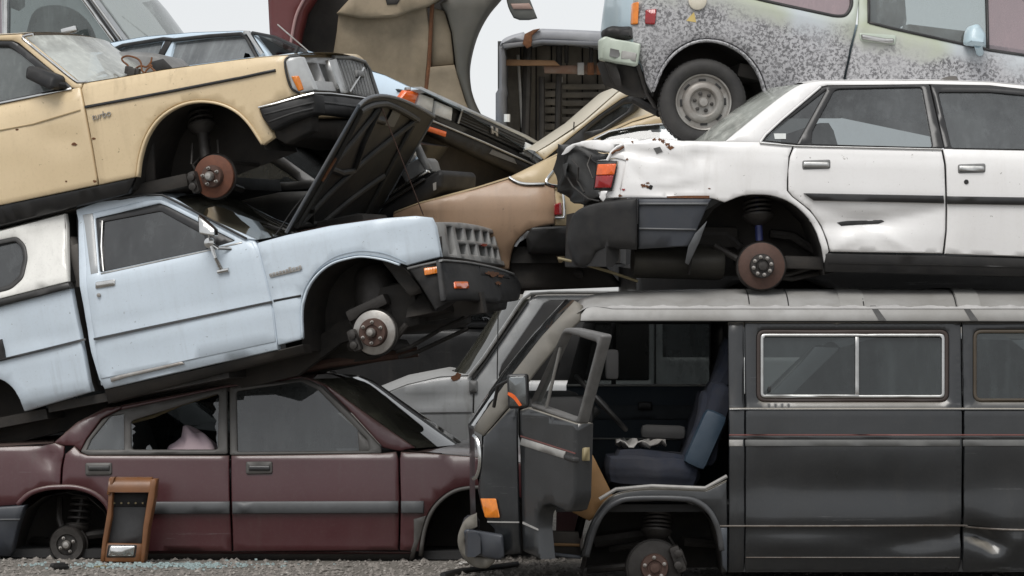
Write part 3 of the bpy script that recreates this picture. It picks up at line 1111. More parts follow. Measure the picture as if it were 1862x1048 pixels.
for yy, dz in ((.46, 0), (1.18, 0)):
    sx = V.hit(1190, 850, 1, yy)
    s1 = MB()
    rot = Matrix.Rotation(R(4), 4, 'Y')
    s1.box((sx.x - .02, yy, sx.z - .02), (.50, .50, .16), rot, .06)
    s1.box((sx.x + .0, yy, sx.z + .055), (.42, .38, .07), rot, .03)
    s1.box((sx.x - .0, yy, sx.z - .13), (.40, .42, .14), None, .03)
    so_ = rough_up(s1.build('driver_seat' if yy < 1 else 'passenger_seat', m_seatblue, van, V.M), .028, 7, yy, 3)
    b1 = MB()
    rot = Matrix.Rotation(R(17), 4, 'Y')
    b1.box((sx.x + .30, yy, sx.z + .24), (.14, .46, .46), rot, .06)
    b1.box((sx.x + .39, yy, sx.z + .56), (.10, .34, .30), rot, .05)
    b1.box((sx.x + .23, yy - .14, sx.z + .22), (.08, .10, .40), rot, .035)
    b1.box((sx.x + .23, yy + .14, sx.z + .22), (.08, .10, .40), rot, .035)
    rough_up(b1.build('backrest', m_seatblue, so_, V.M), .022, 7, yy, 3)
    if yy < 1:
        MB().box((sx.x + .26, yy - .25, sx.z + .16), (.13, .08, .32), Matrix.Rotation(R(24), 4, 'Y'), .038).build('seat_bolster', m_seatvinyl, so_, V.M)
        p = V.hit(1206, 786, 1, yy - .18)
        MB().box(p, (.24, .07, .075), Matrix.Rotation(R(2), 4, 'Y'), .03).build('armrest', m_dark, so_, V.M)
# open door, hinged at its front edge
D = Fr(946, 880, 20.98, yaw=-60, wd=.1)
dO = [(944, 746), (960, 741), (1051, 771), (1047, 905), (1040, 927), (1029, 931), (1000, 917), (986, 920), (979, 935), (977, 960), (982, 1017), (950, 1002)]
door = D.panel('front_door', dO, m_van, van, th=.085, bev=.008, grid=.04)
D.panel('door_inner', dO, m_dark, door, off=.08, th=.01, bev=.002)
fo = rnd([(962, 741), (1024, 597), (1038, 596), (1096, 609), (1052, 772)], 6)
fi = rnd([(966, 734), (1023, 608), (1030, 606), (1085, 623), (1048, 763)], 5)
D.panel('window_frame', fo, plain('weathered_frame', (.085, .083, .08), .45, 0, .5, 20, .2, (.16, .155, .15)), door, holes=[fi], off=.003, th=.05, bev=.008, grid=.05)
D.panel('vent_window', [(968, 733), (1022, 610), (1019, 632), (994, 740)], glass('door_glass', (.70, .72, .71), .08), door, off=.03, th=0, bev=0, grid=.3)
D.tube('vent_bar', [(1019, 632), (994, 741)], .009, m_alum, door, off=.015)
D.band('door_stripe', [(946, 803), (1026, 828)], 13, m_palestripe, door, off=-.006, th=.008)
D.band('pinstripe', [(946, 793), (1046, 825)], 2, m_pinline, door, off=-.003, th=.004, bev=0)
D.panel('handle', rnd([(1024, 826), (1042, 832), (1042, 842), (1024, 836)], 3), m_black, door, off=-.03, th=.03)
D.panel('door_latch', [(1048, 818), (1062, 814), (1062, 838), (1048, 840)], m_brass, door, off=.03, th=.03)
D.panel('lower_crease', [(950, 949), (978, 962), (978, 965), (950, 953)], m_palestripe, door, off=-.004, th=.004, bev=0)
# wing mirror on its arm
MF = Fr(940, 712, 20.75, yaw=-8, wd=.1)
mi = MF.panel('wing_mirror', rnd([(921, 681), (958, 680), (960, 742), (924, 744)], 6), m_blackgloss, van, th=.06, bev=.008)
MF.panel('mirror_glass', rnd([(925, 686), (955, 685), (957, 738), (927, 739)], 4), plain('mirror', (.24, .25, .25), .12, 1, .3, 20, 0), mi, off=-.002, th=.003, bev=.001)
MF.panel('mirror_reflection', spl([(924, 713), (936, 719), (949, 737)], 3) + [(944, 739), (934, 726), (923, 718)], m_orange, mi, off=-.006, th=.003, bev=0)  # orange reflection painted onto the mirror glass
MB().tube([MF.p3(928, 690, .05), MF.p3(905, 702, .15), MF.p3(898, 740, .22)], .010).build('mirror_arm', m_black, mi, MF.M)
# paper left on the seat
rr = random.Random(5)
pc = V.hit(1165, 808, 1, .48)
vs, fs = [], []
for i in range(13):
    for j in range(7):
        vs.append((pc.x + (i / 12 - .5) * .27, pc.y + (j / 6 - .5) * .22, pc.z + .018 * math.sin(i * 1.3 + j) + .02 * rr.random()))
for i in range(12):
    for j in range(6):
        fs.append([i * 7 + j, i * 7 + j + 1, (i + 1) * 7 + j + 1, (i + 1) * 7 + j])
pm = MB().add(vs, fs).mesh('crumpled_cloth')
cl = link('crumpled_cloth', pm, None, V.M, m_cloth)
sol = cl.modifiers.new('thickness', 'SOLIDIFY')
sol.thickness = .006
tag(cl, 'crumpled white cloth lying on the blue driver seat of the van', 'cloth')

# ================================================================== maroon sedan on the ground
A = Fr(430, 1021, 23.2, yaw=-4, wd=1.66)
A.setprof([(430, 1022, .09), (430, 1006, .05), (430, 1003, .012), (430, 960, .010), (430, 937, .0), (430, 912, 0), (430, 885, .006), (430, 830, .035), (430, 818, .05), (430, 700, .14), (430, 688, .18)])
A.setplan([(-240, 850, .12), (-120, 850, .02), (0, 850, 0), (800, 850, 0), (930, 850, .03), (1010, 850, .14)])
A.dent(85, 835, .05, .12, .018, 35)
A.crease(66, 812, 110, 852, .03, .03)
A.crease(110, 852, 60, 870, .04, -.012)
mar = thing('sedan', 'dusty maroon sedan with broken rear window, lowest car on the left', 'car', A.M)
m_trimgrey = plain('sun_faded_trim', (.075, .070, .064), .5, 0, .45, 14, .15, (.045, .042, .04))
m_mould = plain('grey_moulding', (.085, .088, .092), .45, 0, .35, 14, .1, (.05, .05, .05))
fd = A.panel('front_door', [(420.5, 829), (500, 828), (690, 825), (720, 822), (724, 835), (726, 910), (724, 1001), (424, 1003), (421, 915)], m_maroon, mar)
ra = spl([(112, 884), (140, 885), (172, 896), (196, 920), (207, 955), (211, 1003)], 3)
rd = A.panel('rear_door', [(416, 829), (417.5, 915), (421, 1003)] + ra[::-1] + [(114, 850), (119, 826), (135, 812), (146, 824), (160, 829)], m_maroon, mar)
A.panel('rear_fender', [(-230, 850), (-160, 815), (0, 813), (60, 811), (100, 806), (117, 812), (116, 826), (111, 850), (109, 884)] + spl([(80, 886), (52, 898), (34, 918)], 3) + [(0, 921), (-230, 922)], m_maroon, mar, grid=.05)
# arch flares
A.band('arch_flare', spl([(30, 919), (52, 899), (80, 889), (112, 886), (142, 888), (172, 899), (194, 920), (204, 950)], 4), 9, m_maroon, mar, off=-.014, th=.03, bev=.008)
A.panel('rear_bumper', [(-230, 923), (0, 922), (46, 919), (32, 958), (22, 1000), (18, 1012), (-230, 1014)], m_clad, mar, off=-.03, th=.10, bev=.01)
A.band('bumper_strip', [(-228, 946), (36, 945)], 3, m_mould, mar, off=-.035, th=.02)
af = spl([(857, 884), (828, 889), (800, 906), (780, 930), (767, 965), (761, 1003)], 3)
A.panel('front_fender', [(729, 822), (790, 825), (860, 831), (960, 845), (1010, 862), (1012, 915), (975, 940), (960, 915), (930, 893), (895, 884)] + af + [(727, 1001), (729, 910), (727, 835)], m_maroon, mar)
A.band('arch_flare', spl([(895, 887), (860, 887), (828, 893), (802, 910), (783, 934), (771, 968), (764, 1012)], 4), 7, m_trimgrey, mar, off=-.008, th=.03, bev=.006)
A.panel('mud_flap', [(752, 944), (775, 938), (762, 985), (752, 1018), (744, 1018), (752, 985)], m_trimgrey, mar, off=-.004, th=.03)
for pts in ([(207, 924), (417, 923.5)], [(422, 923.5), (724, 922.5)], [(729, 922.5), (770, 922.5)]):
    A.band('side_moulding', pts, 22, m_mould, mar, off=-.020, th=.022, bev=.005)
A.band('sill_line', [(214, 1005), (750, 1006)], 4, m_maroon, mar, off=.0, th=.03)
A.panel('sill', [(205, 1007), (752, 1008), (750, 1021), (205, 1019)], m_under, mar, off=.0, th=.1)
# glasshouse frame
fr_o = [(146, 822), (158, 800), (186, 763), (218, 746), (300, 728), (412, 704), (414, 826), (160, 828)]
q_w = [(158, 818), (166, 800), (201, 757), (225, 753), (226, 818)]
r_w = [(238, 766), (398, 716), (396, 818), (239, 818)]
r_w = rnd(r_w, 6)
wf = A.panel('rear_window_frame', rnd(fr_o, 4), m_trimgrey, mar, holes=[q_w, r_w], th=.03)
A.panel('quarter_glass', q_w, m_glassgrey, wf, off=.01, th=0, bev=0, grid=.2)
sh = random.Random(11)
for base, side in (([(394, 724), (396, 818)], -1), ([(239, 770), (240, 818)], 1)):
    a, b = base
    pts = [a]
    n = 9
    for k in range(1, n):
        t_ = k / n
        pts.append((a[0] + (b[0] - a[0]) * t_ + side * (sh.uniform(1, 13 if k < 5 else 5) if k % 2 else 1), a[1] + (b[1] - a[1]) * t_))
    pts.append(b)
    A.panel('broken_glass', pts + [(b[0] - side * 4, b[1]), (a[0] - side * 4, a[1])], m_glassgrey, wf, off=.012, th=.004, bev=0)
A.panel('broken_glass', [(264, 820), (267, 812), (272, 809), (276, 815), (278, 820)], m_glassgrey, wf, off=.012, th=.004, bev=0)
w_f = [(430, 712), (548, 694), (578, 709), (668, 800), (672, 820), (432, 822)]
A.panel('front_window_frame', rnd([(417, 704), (480, 696), (552, 687), (584, 703), (640, 755), (693, 813), (694, 825), (418, 828)], 3), m_trimgrey, mar, holes=[rnd(w_f, 4)], th=.03)
A.panel('window', rnd(w_f, 4), m_glass, mar, off=.012, th=0, bev=0, grid=.25)
A.panel('mirror_patch', [(650, 784), (668, 800), (690, 822), (653, 823)], m_trimgrey, mar, off=.004, th=.02)
A.panel('windscreen_pillar', spl([(545, 687), (570, 690), (600, 704), (660, 748), (756, 815)], 3) + [(726, 821), (696, 814), (640, 752), (590, 703), (560, 690)], m_maroon, mar, th=.05, bev=.008, mirror=True)
A.panel('rear_pillar', [(96, 806), (140, 768), (190, 742), (224, 738), (218, 745), (184, 762), (157, 799), (146, 821), (134, 811), (118, 811)], m_maroon, mar, th=.05, bev=.008, mirror=True)
A.panel('roof_rail', [(220, 737), (300, 722), (412, 700), (545, 684), (552, 688), (480, 697), (412, 705), (300, 729), (220, 746)], m_maroon, mar, th=.04, bev=.006, mirror=True)
A.loft('roof', [(190, 741), (250, 730), (330, 714), (412, 699), (480, 691), (545, 685), (570, 689)], m_maroon, mar, bulge=(0, .035), flat=2.5)
A.loft('windscreen', spl([(571, 689), (600, 703), (660, 747), (758, 815)], 4), m_olive, mar, bulge=(.20, .0), flat=2.2)
cs = A.loft('bonnet', [(729, 820), (790, 823), (860, 829), (960, 843), (1010, 860)], m_maroon, mar, bulge=[(.20, .012), (.12, .03), (.02, .04), (.02, .04), (.12, .02)], flat=3)
A.loft('tail_deck', [(-235, 850), (-165, 815), (0, 812), (96, 806)], m_maroon, mar, bulge=[(-.12, 0), (0, .015), (0, .02), (0, .01)], flat=3)
A.loft('rear_glass_edge', [(96, 806), (116, 788)], m_black, mar, bulge=(-.05, 0))
A.loft('tail_panel', [(-225, 1010), (-235, 930), (-237, 850)], m_maroon, mar, bulge=(-.12, 0), flat=3)
A.loft('nose_panel', [(1010, 1010), (1012, 920), (1010, 862)], m_maroon, mar, bulge=(.12, 0), flat=3)
# wipers on the cowl
MB().tube([A.p3(756, 812, .1), A.p3(772, 806, .35), A.p3(800, 802, .8)], .009).build('wiper', m_black, mar, A.M)
MB().tube([A.p3(775, 813, .2), A.p3(815, 806, .6), A.p3(842, 806, 1.0)], .009).build('wiper', m_black, mar, A.M)
A.loft('cowl', [(733, 819), (762, 815)], m_black, mar, bulge=(.20, .0), flat=2.2, off=-.004)
# handles
for uo in (0, 292):
    h = A.panel('handle_recess', rnd([(155 + uo, 842 - uo * .008), (203 + uo, 841.5 - uo * .008), (203 + uo, 864 - uo * .008), (155 + uo, 865 - uo * .008)], 4), m_trimgrey, rd if uo == 0 else fd, off=-.012, th=.014, bev=.004)
    A.panel('handle', rnd([(160 + uo, 847), (199 + uo, 847), (199 + uo, 856), (160 + uo, 856)], 2), m_blackgloss if uo else m_black, h, off=-.019, th=.01, bev=.003)
# inside
fl = A.hit(430, 1000, 1, .8)
MB().box((fl.x + .1, .83, fl.z + .02), (3.1, 1.45, .05)).build('floor_pan', m_dark, mar, A.M)
for u_, yy in ((560, .45), (560, 1.2)):
    p = A.hit(u_, 915, 1, yy)
    seat(A, mar, p.x, yy, p.z, m_dark, 1, h=.42, head=False)
p = A.hit(330, 890, 1, .8)
MB().box((p.x - .02, .83, p.z), (.5, 1.3, .18), None, .05).box((p.x - .33, .83, p.z + .22), (.16, 1.3, .5), Matrix.Rotation(R(-18), 4, 'Y'), .05).build('rear_bench', m_dark, mar, A.M)
MB().box((A.hit(690, 850, 1, .8).x + .12, .83, A.hit(690, 850, 1, .8).z + .02), (.4, 1.4, .18), None, .05).build('dashboard', m_dark, mar, A.M)
MB().tube([A.hit(238, 768, 1, .35), A.hit(280, 757, 1, .35), A.hit(330, 735, 1, .35), A.hit(394, 716, 1, .35)], .011).build('loose_trim_strip', m_brass, mar, A.M)
for k_, pan in enumerate(('front_door', 'rear_door')):
    pass
A.panel('far_flank', [(-200, 830), (950, 840), (950, 1000), (-200, 1000)], m_maroon, mar, off=1.6, th=.02)
A.panel('far_glass', [(170, 800), (210, 757), (412, 712), (545, 695), (690, 815), (170, 820)], m_glassd, mar, off=1.40, th=0, bev=0)
# rear brake
A.well([(18, 1016), (24, 975), (42, 930), (78, 904), (118, 897), (158, 904), (188, 930), (203, 966), (212, 1018)], m_under, mar, depth=.5)
A.well([(758, 1022), (764, 975), (780, 935), (805, 905), (850, 888), (900, 888), (940, 908), (965, 945), (975, 1018)], m_under, mar, depth=.55)
brake(A, mar, 124, 990, .12, .105, m_iron, .55, 4, None, m_iron, m_bright, drum=True)
strut(A, mar, 140, 968, 150, 905, .2, .22, .03, seat_t=.15, seatr=.075)
rods(A, mar, 'trailing_arm', [([(108, 905, .3), (108, 945, .2), (118, 975, .2)], .02), ([(150, 975, .2), (205, 968, .25)], .03), ([(60, 985, .5), (130, 990, .22)], .03)])

# pink and white cloth in the broken window
rr = random.Random(2)
pc = A.hit(350, 800, 1, .28)
vs, fs = [], []
N, Mm = 26, 14
for i in range(N):
    for j in range(Mm):
        a = i / (N - 1)
        b = j / (Mm - 1)
        x = (a - .5) * .27
        env = math.sin(math.pi * a) ** .6
        z = env * (.13 * (1 - abs(2 * b - 1) ** 2)) * (1 + .16 * math.sin(a * 13 + 3 * math.sin(b * 4))) * (.6 + .4 * (a > .35))
        vs.append((pc.x + x + .02 * math.sin(b * 9), pc.y + (b - .5) * .34, pc.z - .06 + z))
for i in range(N - 1):
    for j in range(Mm - 1):
        fs.append([i * Mm + j, i * Mm + j + 1, (i + 1) * Mm + j + 1, (i + 1) * Mm + j])
cl = link('cloth_bundle', MB().add(vs, fs).mesh('cloth_bundle', ang=80), None, A.M, m_pinkcloth)
tag(cl, 'pale pink cloth bundle inside the broken rear window of the maroon sedan', 'cloth')

# ================================================================== wooden console leaning on the maroon sedan
K = Fr(224, 1023, 22.98, yaw=-3, wd=.14)
con = thing('wooden_console', 'small wooden console with roll top and chrome plate leaning on maroon sedan', 'console', K.M @ Matrix.Rotation(R(-6), 4, 'X'))
KM = K.M


def kbox(name, pts, mat, off, th, parent=con, bev=.004):
    return K.panel(name, pts, mat, parent, off=off, th=th, bev=bev)


kbox('back_board', [(199, 896), (272, 896), (262, 1020), (184, 1020)], m_wood, .06, .02)
kbox('side_rail', [(197, 893), (205, 893), (203, 940), (193, 992), (189, 1022), (182, 1022), (186, 985), (196, 925)], m_wood, -.03, .10)
kbox('side_rail', [(274, 872), (284, 872), (281, 905), (270, 960), (262, 1024), (255, 1024), (260, 960), (267, 915)], m_wood, -.05, .12)
kbox('bottom_board', [(187, 988), (260, 990), (256, 1023), (183, 1022)], m_wood, -.02, .08)
kbox('tray', [(205, 922), (266, 922), (257, 990), (195, 989)], plain('grey_felt', (.045, .046, .048), .8, 0, .4, 18, .3), .03, .02)
kbox('inner_shelf', [(201, 897), (269, 897), (267, 922), (203, 922)], m_dark, .035, .02)
for k in range(5):
    MB().lathe(K.p3(208 + k * 13, 915, .025), [(.006, 0), (.006, -.012), (.002, -.014)], 8).build('knob', m_brass, con, KM)
# roll top lid: quarter round swept across
a0, a1 = K.p3(199, 882, 0), K.p3(276, 882, 0)
m_ = MB()
prof = [(-.045, -.052), (-.045, -.03), (-.038, .0), (-.015, .022), (.02, .03), (.06, .032), (.06, -.052)]
vs = [Vector((x, a0.y + yy, a0.z + zz + .012)) for x in (a0.x, a1.x) for yy, zz in prof]
n = len(prof)
m_.add(vs, [[k, (k + 1) % n, n + (k + 1) % n, n + k] for k in range(n)] + [list(range(n))[::-1], [n + k for k in range(n)]])
m_.build('roll_top', m_wood, con, KM, ang=50)
kbox('side_cheek', [(203, 870), (208, 868), (206, 880), (200, 900), (194, 900), (196, 886)], m_wood, -.04, .11)
kbox('chrome_plate', rnd([(200, 993), (246, 993), (243, 1012), (196, 1012)], 3), m_chrome, -.03, .012)
kbox('plate_recess', rnd([(197, 991), (249, 991), (246, 1014), (193, 1014)], 3), m_black, -.0225, .004, bev=.001)

# ================================================================== pale blue pickup with a white camper shell
B = Fr(360, 735, 23.0, yaw=-16, pitch=10.6, wd=1.58)
B.setprof([(330, 735, .12), (330, 695, .06), (330, 672, .012), (330, 600, .006), (330, 588, .0), (330, 583, .018), (330, 560, .008), (330, 480, .012), (330, 468, .03), (330, 455, .05), (330, 362, .19)])
B.setplan([(430, 520, 0), (700, 520, .0), (780, 520, .03), (800, 520, .06)])
B.dent(710, 430, .06, .06, .010)
B.crease(200, 660, 330, 640, .03, .006)
B.crease(705, 440, 720, 415, .02, .006)
B.dent(350, 545, .18, .05, .006)
B.dent(60, 610, .12, .08, .008)
pk = thing('pickup_truck', 'pale blue pickup with raised bonnet and white camper shell atop maroon sedan', 'pickup', B.M)
Wn = rnd([(173, 397), (290, 370), (302, 374), (428, 438), (376, 454), (181, 496)], 4)
B.panel('cab_side', [(138, 382), (180, 367), (260, 356), (292, 354), (316, 362), (365, 393), (462, 436), (470, 452), (485, 510), (497, 565), (505, 636), (190, 708), (180, 690), (165, 640), (152, 560), (143, 480)], m_blue, pk, holes=[Wn], th=.05)
dr = B.panel('door', [(150, 398), (171, 387), (265, 365), (290, 362), (305, 367), (442, 436), (458, 440), (470, 463), (483, 510), (495, 565), (501, 622), (183, 690), (176, 650), (166, 580), (157, 490)], m_blue, pk, holes=[Wn], off=-.006, th=.03, grid=.06)
wd_ = B.panel('window', rnd([(186, 404), (292, 384), (372, 428), (376, 454), (190, 493)], 4), m_glassd, dr, off=.012, th=0, bev=0, grid=.25)
B.panel('window_seal', Wn, m_blackgloss, wd_, holes=[rnd([(186, 404), (292, 384), (372, 428), (376, 454), (190, 493)], 4)], off=.004, th=.02, bev=.003)
B.tube('window_channel', [(186, 402), (184, 450), (188, 494)], .006, m_alum, wd_, off=-.002)
B.panel('pillar_strip', [(150, 391), (168, 388), (178, 496), (165, 499)], m_silver, dr, off=-.009, th=.006, bev=.002)
B.band('belt_strip', [(183, 498), (376, 456), (440, 441)], 3, m_alum, dr, off=-.010, th=.006)
B.band('trim_line', [(170, 617), (250, 600), (494, 549)], 4, m_blackgloss, dr, off=-.022, th=.02, bev=.002)
hd = handle_flap(B, dr, rnd([(173, 513), (209, 508), (209, 520), (173, 526)], 3), m_chrome, m_black, 3)
MB().lathe(B.p3(180, 537, -.01), [(.012, 0), (.012, -.008), (.004, -.01)], 12).build('lock', m_bright, dr, B.M)
# scraped sill strip
B.panel('bare_metal_scrape', [(200, 688), (215, 683), (330, 658), (335, 662), (232, 686), (202, 695)], m_bright, dr, off=-.014, th=.01, bev=.002)
fen = B.panel('front_fender', [(468, 442), (520, 428), (600, 411), (700, 397), (755, 393), (783, 396), (791, 412), (801, 467), (740, 483)] + spl([(722, 477), (700, 470), (660, 464), (632, 467), (600, 477), (572, 498), (554, 528), (546, 565), (548, 617)], 3) + [(505, 628), (498, 570), (485, 510), (473, 463)], m_blue, pk, th=.04, grid=.05)
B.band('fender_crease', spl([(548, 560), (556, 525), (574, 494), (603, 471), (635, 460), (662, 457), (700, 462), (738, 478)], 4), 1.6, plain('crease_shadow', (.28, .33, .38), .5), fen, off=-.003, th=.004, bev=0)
B.band('arch_lip', spl([(549, 615), (548, 565), (557, 529), (575, 501), (602, 480), (634, 470), (660, 467), (698, 473), (726, 482)], 4), 4, m_blue, fen, off=-.010, th=.02, bev=.004)
B.band('trim_line', [(497, 547.5), (546, 538)], 4, m_blackgloss, fen, off=-.016, th=.016, bev=.002)
# badge
bd = MB()
for k in range(10):
    q_ = B.p3(492 + k * 6, 500 - k * 1.5, -.008)
    bd.box(q_, (.017, .006, (.016, .019, .017, .018, .016, .019, .034, .02, .018, .024)[k]), Matrix.Rotation(R(-9), 4, 'Y'), .003)
bd.box(B.p3(519, 497, -.006), (.19, .004, .010), Matrix.Rotation(R(-2), 4, 'Y'), .001)
bd.build('badge', m_bright, fen, B.M)
rk = B.panel('rocker', [(190, 709), (350, 674), (505, 637), (551, 626), (555, 642), (400, 680), (196, 734)], m_under, pk, off=.01, th=.12)
B.band('sill_step', [(183, 698), (350, 662), (503, 629)], 7, m_blue, pk, off=.02, th=.03)
# bed, rail and camper shell
B.panel('bed_side', [(-230, 612), (0, 555), (128, 522), (137, 570), (151, 640), (166, 712), (44, 748)] + spl([(36, 727), (22, 705), (0, 690), (-40, 684), (-80, 692), (-110, 715), (-122, 780)], 3) + [(-230, 810)], m_blue, pk, th=.05, grid=.06)
B.band('trim_line', [(-228, 712), (0, 655), (155, 617)], 4, m_blackgloss, pk, off=-.016, th=.016, bev=.002)
B.panel('bed_rail', [(-230, 600), (0, 544), (124, 513), (128, 524), (0, 557), (-230, 614)], m_black, pk, off=-.03, th=.06, bev=.006)
shw = rnd([(-130, 470), (0, 436), (30, 430), (46, 446), (50, 470), (42, 506), (20, 526), (-130, 565)], 8)
sh_ = B.panel('camper_shell', [(-230, 478), (0, 420), (118, 389), (123, 512), (0, 543), (-230, 598)], m_shell, pk, holes=[shw], th=.04, grid=.06, mirror=True)
win(B, sh_, shw, m_glassd, m_black, 8)
B.loft('shell_roof', [(-230, 478), (0, 420), (118, 389)], m_shell, sh_, bulge=(0, .04), flat=4)
B.loft('shell_front', [(121, 512), (119, 450), (118, 389)], m_dark, sh_, off=.01)
B.loft('bed_front', [(166, 712), (151, 640), (137, 570), (128, 522)], m_under, pk, off=.015)
B.panel('tail_fragment', [(-8, 620), (2, 617), (8, 651), (-6, 655)], m_bumper, pk, off=-.02, th=.02)
# cab roof, windscreen, rear wall, cowl, engine bay
B.loft('roof', [(138, 382), (180, 366), (260, 355), (292, 353), (316, 361)], m_blue, pk, bulge=(0, .03), flat=3)
B.loft('rear_wall', [(180, 700), (152, 560), (143, 480), (139, 383)], m_dark, pk, off=.01)
pl_o = B.loft('windscreen', spl([(318, 361), (365, 393), (463, 436)], 4), m_olive, pk, bulge=(.10, 0), flat=2.2, inset_y=.05)
B.tube('windscreen_chrome', [(300, 357), (365, 393), (468, 438)], .007, m_alum, pk, off=.02)
B.panel('windscreen_pillar', [(292, 354), (316, 361), (365, 392), (465, 436), (442, 436), (305, 367)], m_blue, pk, off=-.012, th=.03, bev=.006, mirror=True)
B.tube('drip_rail', [(180, 364), (260, 354), (296, 355), (330, 372), (448, 434)], .007, m_blackgloss, pk, off=-.02)
B.loft('cowl', [(463, 437), (520, 427)], m_under, pk, bulge=(.06, 0))
p = B.hit(530, 440, 1, .7)
q_ = B.hit(790, 420, 1, .7)
MB().box(((p.x + q_.x) / 2, .79, p.z - .10), (q_.x - p.x, 1.3, .06)).box((p.x + .3, .8, p.z - .02), (.45, .5, .2), None, .05).build('engine_bay', m_under, pk, B.M)
rods(B, pk, 'bay_pipe', [([(540, 426, .3), (600, 416, .4), (680, 404, .5), (700, 402, 1.0)], .02)], m_rustbrown)
B.loft('far_fender_top', [(468, 442), (600, 411), (755, 393), (783, 396)], m_blue, pk, off=1.40, y1=1.55, n=2)
B.panel('far_fender', [(468, 442), (600, 411), (755, 393), (783, 396), (801, 467), (740, 483), (660, 464), (560, 520), (548, 617), (200, 700), (145, 490)], m_blue, pk, off=1.5, th=.03)
# mirror
mr = MB()
a, b_ = B.p3(382, 442, -.04), B.p3(378, 402, -.14)
mr.tube([B.p3(420, 453, -.005), B.p3(398, 452, -.06), a, b_], .010)
mr.tube([B.p3(403, 492, -.01), B.p3(392, 470, -.05), a], [.014, .012, .012])
mr.tube([B.p3(396, 495, -.015), B.p3(416, 491, -.015)], .014)
mr.lathe(a, [(.001, -.03), (.03, -.02), (.035, 0), (.03, .02), (.001, .03)], 16)
mo = mr.build('wing_mirror', m_chrome, pk, B.M)
B.panel('mirror_head', rnd([(359, 390), (390, 416), (390, 430), (361, 425)], 3), m_chrome, mo, off=-.20, th=.05, bev=.008)
# radio aerial loop and cowl wiper
MB().tube([B.p3(u, v, .1) for u, v in spl([(512, 440), (500, 438), (498, 432), (510, 415), (540, 372), (580, 330)], 3)], .0035, 6).build('aerial_wire', m_black, pk, B.M)
rods(B, pk, 'wiper', [([(455, 420, .6), (480, 412, .5), (512, 418, .35)], .008)], m_black)
# front: grille, headlamp, bumper
B.X0 = B.p3(801, 440).x - .01
B.fcurve = .05
B.fslant = -.10
B.fz = B.hit(800, 440, 1, 0).z
gr = B.panel('grille', [(790, 404), (806, 404), (840, 405), (875, 411), (905, 421), (912, 440), (926, 486), (880, 478), (806, 467), (800, 450)], plain('grille_grey', (.27, .268, .26), .5, 0, .5, 14, .2, (.13, .125, .115)), pk, surf='front', th=.05, bev=.004,
             holes=[[(812, 411), (822, 412), (832, 464), (818, 462)]] + [[(a, b), (a + w_ + 1.5, b + 1.2), (a + w_ + 5.5, b + 22.5), (a + 4, b + 21)] for a, b, w_ in ((828, 415, 12), (846, 416, 11), (862, 418, 10), (877, 420, 9), (890, 423, 7), (901, 427, 6))] + [[(a, b), (a + w_ + 1.5, b + 1.2), (a + w_ + 5.5, b + 20.5), (a + 4, b + 19)] for a, b, w_ in ((834, 443, 13), (853, 444, 11), (870, 446, 10), (885, 448, 8), (897, 451, 7), (908, 455, 6))])
B.panel('grille_back', [(792, 406), (905, 423), (924, 484), (805, 465)], m_dark, gr, surf='front', off=.10, th=.02)
B.panel('headlamp', [(797, 420), (812, 413), (818, 462), (805, 462)], m_clear, gr, surf='front', off=.03, th=.02)
B.panel('emblem', blotch(881, 446, 4), m_red, gr, surf='front', off=-.01, th=.01, bev=0)
m_bump2 = plain('scuffed_black_bumper', (.012, .0125, .014), .6, 0, .5, 14, .2, (.04, .036, .032), spec=.35)
bu = B.panel('bumper', rnd([(738, 486), (806, 471), (822, 546), (792, 566), (780, 546), (760, 514)], 3), m_bump2, pk, off=-.05, th=.12, bev=.01, grid=.05)
B.panel('bumper_front', rnd([(803, 471), (850, 475), (900, 485), (938, 498), (949, 520), (946, 546), (900, 552), (850, 546), (816, 548)], 4), m_bump2, bu, surf='front', off=-.07, th=.02, bev=.012, grid=.05)
B.band('bumper_ledge', [(740, 489), (806, 474)], 4, m_greyplas, bu, off=-.056, th=.02, bev=.003)
B.panel('bumper_ledge', [(806, 471), (850, 475), (900, 485), (936, 497), (936, 501), (900, 489), (850, 479), (806, 475)], m_greyplas, bu, surf='front', off=-.078, th=.02, bev=.003)
B.panel('side_marker', rnd([(770, 488), (799, 484), (801, 496), (772, 501)], 2), m_amber, bu, off=-.062, th=.03, bev=.003)
B.panel('front_indicator', rnd([(828, 512), (852, 512), (854, 525), (829, 525)], 2), m_orange, bu, surf='front', off=-.08, th=.03, bev=.003)
B.panel('bumper_slot', [(873, 484), (925, 496), (927, 507), (875, 500)], m_dark, bu, surf='front', off=-.074, th=.02, bev=.002)
for k, (cu, cv, r_) in enumerate(((898, 499, 7), (907, 515, 5), (888, 497, 4), (912, 502, 4))):
    B.panel('rust_patch', blotch(cu, cv, r_, 15, .6, seed=k), m_rustspot, bu, surf='front', off=-.077, th=.003, bev=0)
B.panel('lower_valance', [(806, 520), (860, 538), (935, 545), (925, 562), (860, 570), (800, 566)], m_under, pk, surf='front', off=.10, th=.2, bev=.01)
B.panel('inner_fender', [(690, 470), (801, 430), (806, 520), (745, 540)], m_under, pk, off=.10, th=.02)
B.well([(44, 748), (36, 727), (22, 705), (0, 690), (-40, 684), (-80, 692), (-110, 715), (-122, 780)], m_under, pk, depth=.4)
